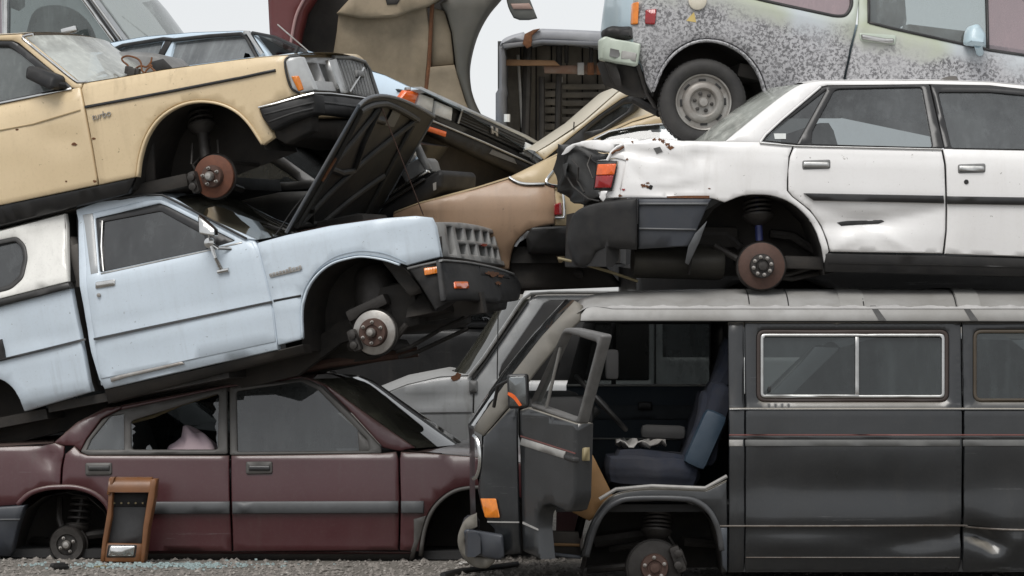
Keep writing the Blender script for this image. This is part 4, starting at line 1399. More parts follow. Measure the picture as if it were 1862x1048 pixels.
# front suspension in the arch
B.well([(548, 640), (546, 566), (555, 530), (573, 500), (601, 479), (633, 468), (662, 466), (700, 472), (732, 486), (760, 520), (785, 566)], m_under, pk, depth=.46)
brake(B, pk, 680, 605, .10, .128, m_bright, .64, 6, 192, m_rustbrown, m_bright)
tw = MB()
tw.lathe(B.hit(686, 545, 1, .36), [(.13, -.02), (.125, .06), (.105, .16), (.07, .20), (.02, .21)], 20, 'z')
tw.box(B.hit(672, 560, 1, .22), (.26, .14, .07), Matrix.Rotation(R(-14), 4, 'Y'), .02)
tw.build('spring_tower', m_iron, pk, B.M)
bk = B.panel('bump_bracket', rnd([(664, 512), (676, 506), (688, 508), (703, 540), (690, 560), (664, 566), (654, 548)], 4), plain('grey_bracket', (.06, .056, .05), .6, .2, .5, 14, .3, (.10, .075, .05)), pk, off=.26, th=.06, bev=.008)
for u_, v_ in ((667, 535), (687, 531)):
    MB().lathe(B.p3(u_, v_, .258), [(.011, 0), (.0105, -.002), (.002, -.002)], 10).build('bracket_hole', m_black, bk, B.M)
rods(B, pk, 'control_arm', [([(640, 566, .3), (676, 580, .18)], .03), ([(716, 556, .3), (690, 585, .18)], .03), ([(640, 630, .35), (680, 625, .18)], .035), ([(735, 628, .5), (690, 625, .18)], .035)])
rods(B, pk, 'tie_rod', [([(720, 640, .25), (745, 632, .3), (800, 600, .45), (850, 575, .6)], .012), ([(725, 650, .3), (760, 640, .4), (850, 598, .6)], .012), ([(740, 590, .2), (715, 620, .2)], .02)])
fr1 = B.hit(250, 740, 1, .45)
fr2 = B.hit(560, 655, 1, .45)
fr3 = B.hit(640, 600, 1, .42)
fr4 = B.hit(860, 555, 1, .45)
ch = MB()
for y_ in (.42, 1.16):
    P_ = [B.hit(-100, 815, 1, y_), B.hit(60, 780, 1, y_), B.hit(250, 732, 1, y_), B.hit(540, 665, 1, y_), B.hit(620, 605, 1, y_), B.hit(720, 575, 1, y_), B.hit(880, 550, 1, y_)]
    ch.sweep(P_, [(.035, .06), (.035, -.06), (-.035, -.06), (-.035, .06)])
ch.build('chassis_rails', m_under, pk, B.M)
fp = B.hit(330, 712, 1, .8)
MB().box((fp.x, .79, fp.z + .02), (1.15, 1.4, .05)).box((B.hit(760, 560, 1, .8).x, .79, B.hit(760, 560, 1, .8).z), (.35, 1.1, .28), None, .06).box((B.hit(700, 560, 1, .8).x - .3, .79, B.hit(700, 600, 1, .8).z), (.6, .4, .35), None, .06).build('underbody', m_under, pk, B.M)
p = B.hit(20, 770, 1, .5)
MB().box((p.x - .1, .79, p.z), (1.0, 1.35, .06)).build('bed_floor', m_under, pk, B.M)
rods(B, pk, 'exhaust_pipe', [([(60, 782, .6), (200, 752, .6), (420, 700, .6), (600, 660, .6), (760, 640, .7)], .03)], m_rustbrown)
# cab inside
for yy in (.42, 1.12):
    p = B.hit(275, 560, 1, yy)
    seat(B, pk, p.x, yy, p.z - .05, m_seatgrey, 1, h=.55, head=False)
MB().box((B.hit(415, 500, 1, .8).x, .79, B.hit(415, 480, 1, .8).z), (.3, 1.3, .2), None, .05).build('dashboard', m_dark, pk, B.M)
# raised bonnet: hinged at the cowl, ribs on its underside
h0 = B.hit(521, 424, 1, .05)
h1 = B.hit(653, 194, 1, .05)
HL = (h1 - h0)
HX = HL.normalized()
HN = Vector((HX.z, 0, -HX.x))                    # underside faces forward
HW = 1.47


def hood(a, b, n_=0):
    crown = -.05 * (1 - (2 * b - 1) ** 2) - .05 * a * a * (1 - (2 * b - 1) ** 2)
    top = 1 + .055 * (1 - (2 * b - 1) ** 2) if a > .9 else 1
    return h0 + HL * (a * top) + Vector((0, b * HW, 0)) + HN * (n_ + crown)


vs, fs = [], []
NA, NB = 14, 16
for i in range(NA + 1):
    for j in range(NB + 1):
        vs.append(hood(i / NA, j / NB))
for i in range(NA):
    for j in range(NB):
        fs.append([i * (NB + 1) + j, i * (NB + 1) + j + 1, (i + 1) * (NB + 1) + j + 1, (i + 1) * (NB + 1) + j])
hm = MB().add(vs, fs).mesh('bonnet', ang=50)
m_hood = plain('bonnet_underside', (.012, .0125, .013), .55, 0, .6, 7, .3, (.042, .038, .031), spec=.35)
bon = link('bonnet', hm, pk, B.M, m_hood)
rim = MB()
rim.tube([hood(i / 14, 0, -.004) for i in range(15)], .010)
rim.tube([hood(1, j / 14, -.004) for j in range(15)], .012)
rim.tube([hood(i / 14, 1, -.004) for i in range(15)], .010)
rim.build('bonnet_edge', plain('slate_blue_edge', (.055, .066, .08), .4, 0, .4, 16, .2, (.12, .11, .10)), bon, B.M)
RIBS = [[(.06, .10), (.5, .13), (.93, .12)], [(.06, .88), (.5, .86), (.9, .86)], [(.93, .1), (.95, .5), (.92, .88)], [(.06, .08), (.05, .5), (.06, .9)], [(.06, .14), (.28, .30), (.50, .50), (.72, .70), (.92, .86)], [(.06, .45), (.25, .62), (.48, .84)], [(.5, .13), (.46, .35), (.48, .5)], [(.55, .14), (.75, .30), (.92, .42)], [(.06, .30), (.2, .17)], [(.48, .5), (.7, .45), (.93, .45)]]
for rb in RIBS:
    pts = []
    for (a, b), (c_, d_) in zip(rb, rb[1:]):
        for k in range(5):
            t_ = k / 5
            pts.append(hood(a + (c_ - a) * t_, b + (d_ - b) * t_, .008))
    pts.append(hood(rb[-1][0], rb[-1][1], .008))
    MB().tube(pts, .020, 8).build('rib', m_hood, bon, B.M)
pt = []
for a, b in ((.85, .60), (.85, .70), (.93, .70), (.93, .60)):
    pt.append(hood(a, b, .012))
MB().add(pt, [[0, 1, 2, 3]]).build('sticker', plain('faded_sticker', (.16, .15, .125), .7), bon, B.M)
MB().tube([hood(.93, .42, .03), B.hit(770, 392, 1, .9)], .0035, 6).build('prop_rod', m_rustbrown, bon, B.M)
MB().tube([hood(.42, .05, .02), hood(.60, .07, .02)], .009).build('insulation_scrap', m_rustspot, bon, B.M)

# ================================================================== beige sedan on the pickup
C = Fr(250, 372, 23.15, yaw=-20, pitch=10.5, wd=1.66)
C.setprof([(250, 395, .10), (250, 340, .05), (250, 322, .012), (250, 250, .004), (250, 190, .0), (250, 180, .006), (250, 140, .03), (250, 128, .05), (0, 190, .05), (0, 60, .22)])
C.prof = sorted([(C.hit(100, 430, 1, 0).z, .12), (C.hit(100, 380, 1, 0).z, .05), (C.hit(100, 352, 1, 0).z, .012), (C.hit(100, 290, 1, 0).z, .004), (C.hit(100, 215, 1, 0).z, 0), (C.hit(100, 206, 1, 0).z, .006), (C.hit(100, 168, 1, 0).z, .04), (C.hit(30, 72, 1, 0).z, .20)])
C.setplan([(-300, 300, 0), (430, 200, 0), (480, 190, .01), (520, 180, .03), (545, 170, .06), (555, 170, .09)])
C.dent(100, 250, .10, .06, .010)
C.dent(35, 230, .12, .06, .012)
C.crease(-20, 322, 40, 300, .03, .008)
C.crease(90, 262, 146, 258, .02, .006)
vo = thing('sedan', 'beige sedan with bare front brake, nose up on the pickup roof', 'car', C.M)
arch = spl([(478, 264), (456, 226), (431, 201), (398, 186), (360, 182), (322, 190), (287, 212), (264, 245), (251, 285), (246, 322)], 3)
fe = C.panel('front_fender', [(148, 163), (152, 152), (220, 141), (300, 127), (450, 107), (523, 101), (517, 115), (524, 145), (533, 165), (546, 171), (471, 196), (474, 211), (493, 238), (497, 250)] + arch + [(180, 336), (169, 270), (156, 200)], m_beige, vo, th=.04, grid=.05)
C.band('arch_lip', spl([(476, 262), (452, 226), (428, 203), (397, 189), (360, 185), (324, 193), (290, 215), (267, 247), (254, 286), (249, 322)], 4), 5, m_beige, fe, off=-.008, th=.03, bev=.005)
do_ = C.panel('front_door', [(-260, 241), (0, 190), (128, 163), (145, 159), (153, 200), (166, 270), (177, 336), (0, 373), (-260, 430)], m_beige, vo, grid=.06)
C.band('side_strip', [(153, 195), (300, 168), (440, 141), (500, 128)], 5, m_blackgloss, fe, off=-.012, th=.012)
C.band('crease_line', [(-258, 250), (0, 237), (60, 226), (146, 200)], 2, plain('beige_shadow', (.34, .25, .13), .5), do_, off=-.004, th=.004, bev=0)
for k, (cu, cv, r_) in enumerate(((170, 252, 3), (92, 259, 2), (135, 263, 4), (30, 236, 3), (172, 330, 3), (120, 330, 2))):
    C.panel('rust_spot', blotch(cu, cv, r_, seed=k + 20), m_rustspot, fe if cu > 160 else do_, off=-.002, th=.002, bev=0)
text('badge', 'turbo', C, 184, 210, .055, m_bright, fe, rot=2, shear=.15)
C.panel('sill', [(-260, 432), (0, 375), (178, 338), (246, 323), (232, 352), (0, 411), (-260, 474)], m_blackgloss, vo, off=.01, th=.12)
Wv = [(-250, 96), (-100, 84), (16, 86), (26, 91), (112, 160), (0, 184), (-250, 232)]
wo_ = [(-262, 86), (-100, 74), (22, 75), (33, 80), (131, 158), (128, 163), (0, 190), (-262, 243)]
C.panel('window_frame', rnd(wo_, 3), m_blackgloss, do_, holes=[rnd(Wv, 4)], off=.0, th=.03)
C.panel('window', rnd(Wv, 4), m_glassside, do_, off=.014, th=0, bev=0, grid=.25)
C.band('belt_chrome', [(-258, 238), (0, 187), (129, 161)], 4, m_chrome, do_, off=-.014, th=.012)
C.panel('roof_rail', [(-262, 78), (-100, 67), (0, 64), (38, 62), (46, 72), (140, 149), (150, 152), (146, 160), (131, 160), (34, 79), (22, 74), (-100, 74), (-262, 86)], m_beige, vo, th=.05, bev=.006, mirror=True)
C.loft('roof', [(-262, 77), (-100, 66), (0, 63), (38, 61)], m_beige, vo, bulge=[(0, .03), (0, .03), (0, .03), (.06, .02)], flat=3)
C.loft('windscreen', spl([(41, 65), (48, 72), (90, 107), (142, 149)], 3), m_glassl, vo, bulge=(.14, .0), flat=2.2, inset_y=.03)
C.tube('windscreen_trim', spl([(60, 63), (46, 66), (44, 72), (90, 110), (135, 146), (146, 150), (158, 149)], 4), .009, m_chrome, vo, off=.0)
C.loft('bonnet', [(150, 151), (220, 140), (300, 126), (450, 106), (523, 100)], m_beige, vo, bulge=[(.14, .0), (.05, .02), (.02, .03), (.02, .035), (.10, .02)], flat=2.2, y1=[1.6, 1.6, 1.55, 1.42, 1.2])
rods(C, vo, 'wiper', [([(158, 146, .25), (185, 133, .55), (215, 130, .7)], .010), ([(165, 146, .3), (200, 141, .8), (226, 138, 1.1)], .008)], m_black)
C.loft('cowl', [(142, 149), (158, 149)], m_black, vo, bulge=(.14, 0))
# mirror
mh = C.panel('wing_mirror', rnd([(46, 124), (52, 119), (96, 136), (100, 142), (96, 160), (88, 163), (44, 142)], 4), m_bumper, vo, off=-.14, th=.12, bev=.02)
MB().tube([C.p3(92, 152, -.10), C.p3(118, 156, -.02)], .02).build('mirror_stalk', m_bumper, mh, C.M)
# front clip
C.X0 = C.p3(549, 140).x + .02
C.fcurve = .16
C.fslant = -.10
C.fz = C.hit(549, 140, 1, 0).z
m_fog = plain('hazy_lens', (.42, .43, .43), .25, 0, .4, 16, .1, (.28, .28, .27), coat=.4)
tl = C.panel('turn_lamp', rnd([(519, 113), (525, 105), (547, 103), (573, 164), (545, 169), (531, 161)], 3), m_fog, vo, off=-.035, th=.05, bev=.006)
C.panel('amber_lens', rnd([(529, 139), (542, 138), (552, 163), (542, 166)], 2), m_amber, tl, off=-.044, th=.02, bev=.003)
C.tube('lamp_seal', spl([(545, 103), (526, 104), (518, 113), (523, 143), (531, 162), (545, 170)], 3), .007, m_black, tl, off=-.02)
fa = C.panel('headlamp_bezel', [(549, 104), (606, 105), (630, 169), (574, 165)], plain('bezel_grey', (.45, .45, .445), .4, .2, .4, 14, .1), vo, surf='front', off=-.01, th=.06, bev=.004,
             holes=[[(560, 114), (577, 115), (587, 147), (572, 147)], [(580, 116), (596, 118), (612, 150), (592, 148)]])
C.panel('headlamp', [(558, 112), (600, 116), (614, 152), (570, 149)], m_clear, fa, surf='front', off=.05, th=.03)
C.panel('chrome_post', [(598, 109), (612, 106), (632, 170), (620, 170)], m_alum, vo, surf='front', off=-.035, th=.04, bev=.004)
gri = C.panel('grille', [(612, 105), (640, 108), (662, 116), (670, 128), (688, 181), (660, 176), (632, 169)], plain('grille_mesh', (.33, .33, .325), .5, .1, .5, 90, .6, (.16, .16, .155)), vo, surf='front', off=-.005, th=.05)
for k in range(9):
    C.tube('grille_bar', [(616 + k * 6.2, 108 + k * .9), (637 + k * 5.5, 169 + k * 1.3)], .0035, m_greyplas, gri, off=-.012, surf='front')
C.tube('grille_slash', [(636, 168), (652, 142), (661, 124)], .007, m_chrome, gri, off=-.022, surf='front')
C.panel('grille_emblem', [(650, 127), (660, 129), (664, 141), (653, 139)], m_greyplas, gri, surf='front', off=-.030, th=.02)
C.tube('grille_surround', [(606, 104), (640, 105), (663, 113), (672, 127), (691, 184)], .012, m_greyplas, gri, off=-.015, surf='front')
C.panel('front_skin', [(540, 100), (600, 99), (650, 99), (664, 106), (672, 120), (690, 184), (700, 230), (560, 215), (545, 170)], m_beige, vo, surf='front', off=.06, th=.03)
# bumper: side return and front bar
bs = C.panel('bumper', rnd([(470, 197), (500, 190), (571, 171), (573, 206), (530, 219), (494, 238), (476, 214)], 3), m_bumper, vo, off=-.06, th=.14, bev=.012, grid=.05)
C.panel('bumper_front', rnd([(566, 171), (600, 172), (650, 178), (694, 185), (706, 226), (650, 215), (570, 206)], 3), m_bumper, bs, surf='front', off=-.09, th=.02, bev=.012, grid=.05)
C.band('bumper_groove', [(480, 208), (530, 196), (570, 186)], 3, m_black, bs, off=-.064, th=.01, bev=.001)
C.band('bumper_groove', [(488, 222), (530, 207), (570, 197)], 3, m_black, bs, off=-.064, th=.01, bev=.001)
C.panel('bumper_groove', [(572, 183), (640, 190), (697, 198), (698, 202), (640, 194), (572, 187)], m_black, bs, surf='front', off=-.094, th=.01, bev=.001)
C.tube('bumper_chrome', [(470, 196), (500, 189), (545, 176), (571, 170)], .008, m_chrome, bs, off=-.055)
C.tube('bumper_chrome', [(569, 170), (600, 171), (650, 177), (694, 184)], .008, m_chrome, bs, off=-.088, surf='front')
C.panel('side_valance', [(497, 250), (493, 240), (566, 208), (566, 238), (520, 262)], m_under, vo, off=.04, th=.1, bev=.01)
C.panel('front_valance', [(562, 205), (620, 212), (700, 226), (704, 262), (640, 262), (566, 250)], m_under, vo, surf='front', off=.08, th=.2, bev=.01)
# wheel arch with strut and rusted disc
C.well([(481, 272), (478, 264), (456, 226), (431, 201), (398, 186), (360, 182), (322, 190), (287, 212), (264, 245), (251, 285), (246, 326), (238, 345)], m_under, vo, depth=.50)
brake(C, vo, 388, 321, .09, .125, m_rust, .52, 5, 186, m_rustbrown, m_bright)
strut(C, vo, 376, 300, 362, 188, .24, .34, .034, seat_t=.62, seatr=.085)
rods(C, vo, 'control_arm', [([(310, 345, .5), (345, 330, .3), (380, 330, .2)], .024), ([(470, 300, .5), (420, 295, .3), (395, 300, .22)], .012), ([(440, 345, .5), (400, 330, .25)], .02), ([(350, 262, .26), (348, 300, .2)], .008), ([(396, 255, .26), (398, 290, .2)], .008)])
C.panel('splash_guard', [(246, 325), (262, 262), (278, 240), (282, 330), (250, 352)], m_under, vo, off=.14, th=.02)
ub = C.hit(130, 395, 1, .8)
MB().box((ub.x - .1, .83, ub.z + .0), (2.4, 1.4, .08), None, .02).build('underbody', m_under, vo, C.M)
rods(C, vo, 'brake_pipe', [([(440, 300, .5), (470, 292, .6), (520, 276, .6)], .010)], m_under)
p = C.hit(-20, 250, 1, .45)
for yy in (.45, 1.2):
    seat(C, vo, p.x - .1, yy, p.z - .05, m_seatgrey, 1, h=.6, head=True)
C.panel('far_flank', [(-260, 250), (145, 160), (520, 105), (500, 250), (246, 322), (-260, 430)], m_beige, vo, off=1.6, th=.02)
C.loft('firewall', [(150, 330), (150, 160)], m_dark, vo, off=.03)

# ================================================================== white sedan on the van roof
S_ = Fr(1500, 505, 21.15, yaw=2.5, pitch=-1.6, wd=1.64, fs=-1)
S_.setprof([(1600, 512, .10), (1600, 500, .05), (1600, 462, .02), (1600, 458, .010), (1600, 420, .004), (1600, 372, .0), (1600, 350, .0), (1600, 300, .012), (1600, 275, .03), (1600, 268, .045), (1600, 155, .24), (1600, 145, .28)])
S_.setplan([(1010, 380, .55), (1035, 380, .33), (1060, 380, .20), (1100, 380, .09), (1150, 380, .035), (1220, 380, .01), (1290, 380, 0)])
S_.dent(1565, 408, .26, .05, .030, 4)
S_.crease(1478, 378, 1575, 396, .05, .022)
S_.crease(1590, 398, 1712, 380, .05, .026)
S_.crease(1515, 456, 1580, 415, .035, -.016)
S_.crease(1590, 415, 1655, 456, .035, -.014)
S_.crease(1535, 404, 1605, 402, .03, .020)
S_.dent(1220, 318, .10, .05, .016, 20)
S_.dent(1285, 290, .10, .05, .012)
S_.crease(1125, 268, 1235, 292, .05, .040)
S_.crease(1235, 292, 1300, 275, .05, .016)
S_.crease(1150, 300, 1170, 335, .03, .016)
S_.crease(1190, 350, 1290, 335, .04, .018)
S_.crease(1255, 262, 1225, 330, .05, -.014)
S_.dent(1215, 345, .12, .015, .012, 2)
ws = thing('sedan', 'white sedan with smashed rear corner resting on the charcoal van roof', 'car', S_.M)
rq = [(1128, 262), (1140, 259), (1162, 256), (1185, 252), (1200, 251), (1240, 256), (1300, 257), (1378, 258), (1442, 264), (1434, 285), (1431, 330), (1431, 347)] + spl([(1440, 358), (1472, 384), (1492, 412), (1503, 440), (1507, 457)], 3) + [(1499, 478), (1494, 450)] + spl([(1486, 425), (1470, 397), (1442, 371), (1412, 358), (1385, 354), (1350, 356), (1318, 368)], 3) + [(1296, 361), (1127, 360), (1130, 340), (1135, 310), (1138, 292), (1118, 288), (1104, 290), (1110, 276)]
re_ = S_.panel('rear_quarter', rq, m_white, ws, th=.035, grid=.024)
dr = S_.panel('rear_door', [(1445, 265), (1560, 267), (1711, 271), (1717, 300), (1719.5, 380), (1719, 420), (1714, 461), (1510, 458), (1505, 437), (1494, 410), (1474, 382), (1442, 357), (1434, 347), (1434, 310), (1437, 286)], m_white, ws, grid=.024)
df = S_.panel('front_door', [(1715, 271), (1860, 274), (2060, 278), (2075, 400), (2072, 474), (1718, 462), (1722.5, 420), (1723, 380), (1721, 300)], m_white, ws, grid=.06)
S_.panel('front_fender', [(2064, 278), (2250, 300), (2290, 330), (2292, 480), (2190, 470), (2130, 400), (2080, 440), (2076, 400)], m_white, ws)
S_.panel('door_moulding', [(1462, 351.5), (1716, 356), (1717, 370), (1480, 365)], m_blackgloss, dr, off=-.016, th=.018, bev=.004)
S_.panel('door_moulding', [(1723, 357), (2060, 362), (2060, 376), (1723, 371)], m_blackgloss, df, off=-.016, th=.018, bev=.004)
S_.panel('rust_gash', spl([(1522, 405), (1540, 402), (1580, 401), (1602, 400), (1608, 403)], 2) + [(1598, 407), (1560, 409), (1530, 411)], m_black, dr, off=-.004, th=.012, bev=.001)
handle_flap(S_, dr, rnd([(1461, 294), (1508, 295), (1508, 305), (1461, 304)], 4), m_alum, m_greyplas, 2)
handle_flap(S_, df, rnd([(1744, 301), (1790, 302), (1790, 312), (1744, 311)], 4), m_alum, m_greyplas, 2)
MB().lathe(S_.p3(1757, 331, 0), [(.013, -.003), (.012, -.005), (.004, -.005)], 12).build('lock_hole', m_black, df, S_.M)
S_.panel('sill', [(1500, 460), (1718, 465), (2075, 476), (2075, 508), (1700, 500), (1500, 494)], m_bumper, ws, off=-.004, th=.14, bev=.008)
S_.band('sill_groove', [(1505, 478), (1718, 482), (2070, 492)], 2, m_black, ws, off=-.008, th=.006, bev=0)
# glasshouse
qo = [(1383, 257), (1392, 246), (1420, 220), (1492, 160), (1506, 156), (1690, 154), (1717, 270), (1452, 264)]
qg = [(1392, 255), (1404, 241), (1440, 212), (1503, 163), (1449, 261)]
rg = [(1475, 262), (1477, 240), (1517, 165), (1525, 162), (1676, 159), (1696, 268)]
gf = S_.panel('rear_window_frame', rnd(qo, 4), m_blackgloss, ws, holes=[rnd(qg, 2), rnd(rg, 5)], th=.03)
S_.panel('quarter_glass', rnd(qg, 2), m_glassd, gf, off=.012, th=0, bev=0, grid=.2)
S_.panel('rear_window', rnd(rg, 5), m_glassgrey, gf, off=.012, th=0, bev=0, grid=.25)
S_.panel('sticker', [(1407, 243), (1429, 243), (1429, 253), (1409, 253)], plain('white_sticker', (.6, .62, .6), .6), gf, off=.008, th=.002, bev=0)
fo_ = [(1692, 154), (1800, 156), (1862, 163), (1940, 185), (2050, 262), (2052, 277), (1717, 271)]
fg_ = [(1706, 168), (1800, 168), (1862, 174), (1930, 195), (2020, 262), (2020, 274), (1730, 269)]
ff = S_.panel('front_window_frame', rnd(fo_, 4), m_blackgloss, ws, holes=[rnd(fg_, 5)], th=.03)
S_.panel('front_window', rnd(fg_, 5), m_glassgrey, ff, off=.012, th=0, bev=0, grid=.25)
S_.tube('window_chrome', [(1382, 259), (1392, 245), (1420, 219), (1492, 158)], .006, m_white, gf, off=-.012)
S_.tube('belt_chrome', [(1382, 260), (1450, 266), (1714, 272)], .005, m_alum, gf, off=-.010)
S_.panel('roof_rail', spl([(1318, 258), (1350, 232), (1400, 192), (1440, 163), (1462, 152), (1490, 147)], 3) + [(1600, 146), (1700, 146), (1800, 149), (1862, 155), (1940, 176), (2060, 268), (2050, 268), (1936, 183), (1862, 162), (1800, 155), (1690, 153), (1505, 155), (1491, 158), (1420, 218), (1391, 245), (1381, 259)], m_white, ws, off=-.004, th=.06, bev=.008, mirror=True)
S_.loft('roof', [(1462, 152), (1490, 147), (1600, 146), (1700, 146), (1800, 149), (1862, 155), (1940, 175)], m_white, ws, bulge=(0, .02), flat=3)
S_.loft('rear_glass', [(1316, 258), (1350, 231), (1400, 191), (1460, 153)], m_glassl, ws, bulge=(-.16, -.01), flat=2.2, off=.02)
S_.loft('boot_lid', [(1132, 262), (1162, 257), (1200, 252), (1240, 256), (1316, 258)], m_white, ws, bulge=[(-.10, .0), (-.06, .015), (-.03, .015), (-.05, .01), (-.14, .0)], flat=3)
S_.loft('windscreen', [(1940, 175), (2060, 268)], m_glassl, ws, bulge=(.2, 0), flat=2.2)
S_.loft('bonnet', [(2060, 268), (2250, 296), (2290, 328)], m_white, ws, bulge=(.1, .02), flat=3)
# smashed tail: torn lid edge, dark hollow, lamp, bumper
m_tear = plain('torn_black_liner', (.012, .012, .012), .45, 0, .5, 8, .6, (.035, .033, .03))
th_ = S_.panel('tail_hollow', [(1030, 268), (1060, 264), (1110, 272), (1112, 292), (1088, 296), (1083, 345), (1092, 362), (1062, 372), (1040, 360), (1020, 345), (1018, 310)], m_tear, ws, off=.20, th=.2, grid=.025)
rough_up(th_, .07, 7, 2)
te_ = S_.panel('torn_lid_edge', spl([(1020, 282), (1032, 268), (1060, 259), (1100, 255), (1135, 252), (1165, 253)], 3) + [(1190, 256), (1150, 262), (1120, 270), (1112, 280), (1095, 276), (1060, 268), (1045, 268), (1032, 278)], m_white, ws, off=.10, th=.03, bev=.006, grid=.03)
rough_up(te_, .018, 12, 4)
S_.tube('torn_flange', [(1104, 292, .0), (1112, 277, -.01), (1122, 268, -.01), (1134, 263, -.005)], .008, m_white, ws)
S_.tube('rusty_tear', [(1112, 280, -.014), (1118, 275, -.016), (1126, 273, -.014), (1134, 267, -.012)], .006, m_rustspot, ws)
tlm = S_.panel('tail_lamp', rnd([(1086, 295), (1123, 293), (1113, 345), (1080, 345)], 3), m_blackgloss, ws, off=-.02, th=.08, bev=.006)
S_.panel('amber_lens', rnd([(1087, 299), (1121, 298), (1117, 318), (1084, 319)], 2), m_orange, tlm, off=-.03, th=.03, bev=.004)
S_.panel('red_lens', rnd([(1084, 320), (1116, 319), (1111, 342), (1081, 342)], 2), m_red, tlm, off=-.03, th=.03, bev=.004)
S_.panel('lamp_mount', [(1085, 292), (1130, 288), (1138, 292), (1134, 318), (1128, 345), (1130, 360), (1095, 362), (1088, 350), (1113, 348), (1124, 294)], m_white, ws, off=.01, th=.03)
for k, (cu, cv, r_) in enumerate(((1170, 338, 5), (1183, 341, 6), (1177, 340, 4), (1213, 262, 5), (1219, 268, 6), (1206, 257, 5), (1200, 254, 4), (1190, 254, 4), (1140, 290, 3), (1178, 333, 3), (1150, 258, 3), (1128, 356, 4), (1262, 358, 3), (1290, 343, 2))):
    S_.panel('rust_spot', blotch(cu, cv, r_ * .8, 17, .65, seed=k + 50), m_rustspot if k != 1 else m_black, re_, off=-.0025, th=.002, bev=0)
S_.panel('primer_spot', [(1188, 270), (1200, 267), (1205, 276), (1194, 280)], m_greyplas, re_, off=-.003, th=.002, bev=0)
S_.panel('rusty_seam', [(1212, 357), (1250, 356), (1290, 356), (1290, 361), (1214, 360)], m_rustspot, re_, off=-.0025, th=.002, bev=0)
S_.panel('reflector_stub', blotch(1134, 345, 3, seed=3), m_red, re_, off=-.004, th=.004, bev=0)
cl = S_.panel('rear_cladding', [(1161, 362), (1294, 362), (1282, 385), (1271, 410), (1262, 434), (1256, 448), (1161, 453)], m_clad, ws, off=-.012, th=.03, bev=.006, grid=.05)
S_.band('cladding_ledge', [(1162, 371), (1288, 371)], 5, m_mould, cl, off=-.026, th=.016, bev=.005)
S_.band('cladding_ledge', [(1162, 416), (1266, 418)], 4, m_mould, cl, off=-.022, th=.012, bev=.004)
S_.panel('torn_flap', [(1286, 402), (1272, 440), (1252, 482), (1246, 478), (1252, 448), (1264, 425)], m_mould, ws, off=-.03, th=.012, bev=.003)
S_.panel('rear_bumper', spl([(1159, 360), (1120, 364), (1080, 371), (1056, 380), (1042, 395), (1035, 420), (1034, 440), (1040, 465), (1048, 482)], 3) + [(1062, 487), (1075, 480), (1085, 458), (1110, 452), (1159, 454)], m_bumper, ws, off=-.05, th=.14, bev=.014, grid=.04)
e0 = S_.p3(1045, 430, -.02)
MB().sweep([(e0.x + .20, .08, e0.z), (e0.x + .09, .22, e0.z), (e0.x + .05, .45, e0.z), (e0.x + .04, .9, e0.z), (e0.x + .08, 1.4, e0.z), (e0.x + .2, 1.6, e0.z)], [(.03, .13), (.05, .05), (.04, -.12), (.0, -.16), (-.05, -.16), (-.05, .13)]).build('bumper_wrap', m_bumper, ws, S_.M)
for k, pts in enumerate(([(1040, 290, .1), (1052, 305, .06), (1050, 330, .08), (1062, 350, .06)], [(1075, 282, .12), (1068, 300, .05), (1078, 325, .05)], [(1030, 320, .12), (1042, 340, .08), (1070, 362, .05), (1090, 366, .02)])):
    MB().tube([S_.p3(*q_) for q_ in pts], .005, 6).build('cut_wire', m_iron, ws, S_.M)
for k, pl in enumerate(([(1092, 346), (1106, 347), (1102, 360), (1096, 366), (1090, 358)], [(1112, 276), (1124, 266), (1128, 272), (1118, 284), (1110, 288)], [(1024, 300), (1032, 296), (1030, 322), (1022, 318)])):
    rough_up(S_.panel('torn_metal', pl, m_white if k < 2 else m_tear, ws, off=-.02 + .05 * k, th=.008, bev=.002, grid=.02), .012, 18, k)
# underneath
S_.well([(1255, 500), (1262, 450), (1276, 410), (1298, 380), (1330, 360), (1385, 353), (1440, 368), (1474, 402), (1493, 448), (1500, 500)], m_under, ws, depth=.5)
brake(S_, ws, 1385, 484, .08, .125, m_rustbrown, .52, 8, None, m_iron)
st2 = strut(S_, ws, 1382, 455, 1376, 358, .2, .26, .02, m_strutblue, seat_t=.62, seatr=.085)
MB().lathe((0, 0, 0), [(.02, -.08), (.16, -.09), (.17, -.07), (.17, .38), (.16, .40), (.02, .39)], 20, 'x').build('silencer', plain('silencer', (.06, .055, .045), .6, .3, .6, 12, .3), ws, S_.M @ Matrix.Translation(S_.hit(1180, 475, 1, .40)) @ Matrix.Diagonal((1, 1, .55, 1)))
rods(S_, ws, 'suspension_link', [([(1385, 490, .2), (1430, 500, .25), (1500, 478, .3)], .016), ([(1385, 500, .22), (1440, 508, .25), (1520, 490, .35)], .014), ([(1300, 448, .3), (1340, 470, .25), (1385, 485, .2)], .02), ([(1385, 486, .2), (1385, 492, .9)], .03), ([(1400, 425, .42), (1440, 430, .42), (1500, 468, .42)], .028), ([(1262, 428, .42), (1320, 428, .42), (1345, 450, .42)], .028)])
ub = S_.hit(1700, 500, 1, .8)
MB().box((ub.x, .82, ub.z + .04), (2.3, 1.4, .07), None, .02).box((S_.hit(1190, 470, 1, .8).x, .95, S_.hit(1190, 430, 1, .8).z), (.85, 1.1, .12), None, .03).build('underbody', m_under, ws, S_.M)
rods(S_, ws, 'bent_strip', [([(1015, 470, .5), (1060, 480, .45), (1110, 495, .4), (1160, 512, .38)], .008)], m_brass)
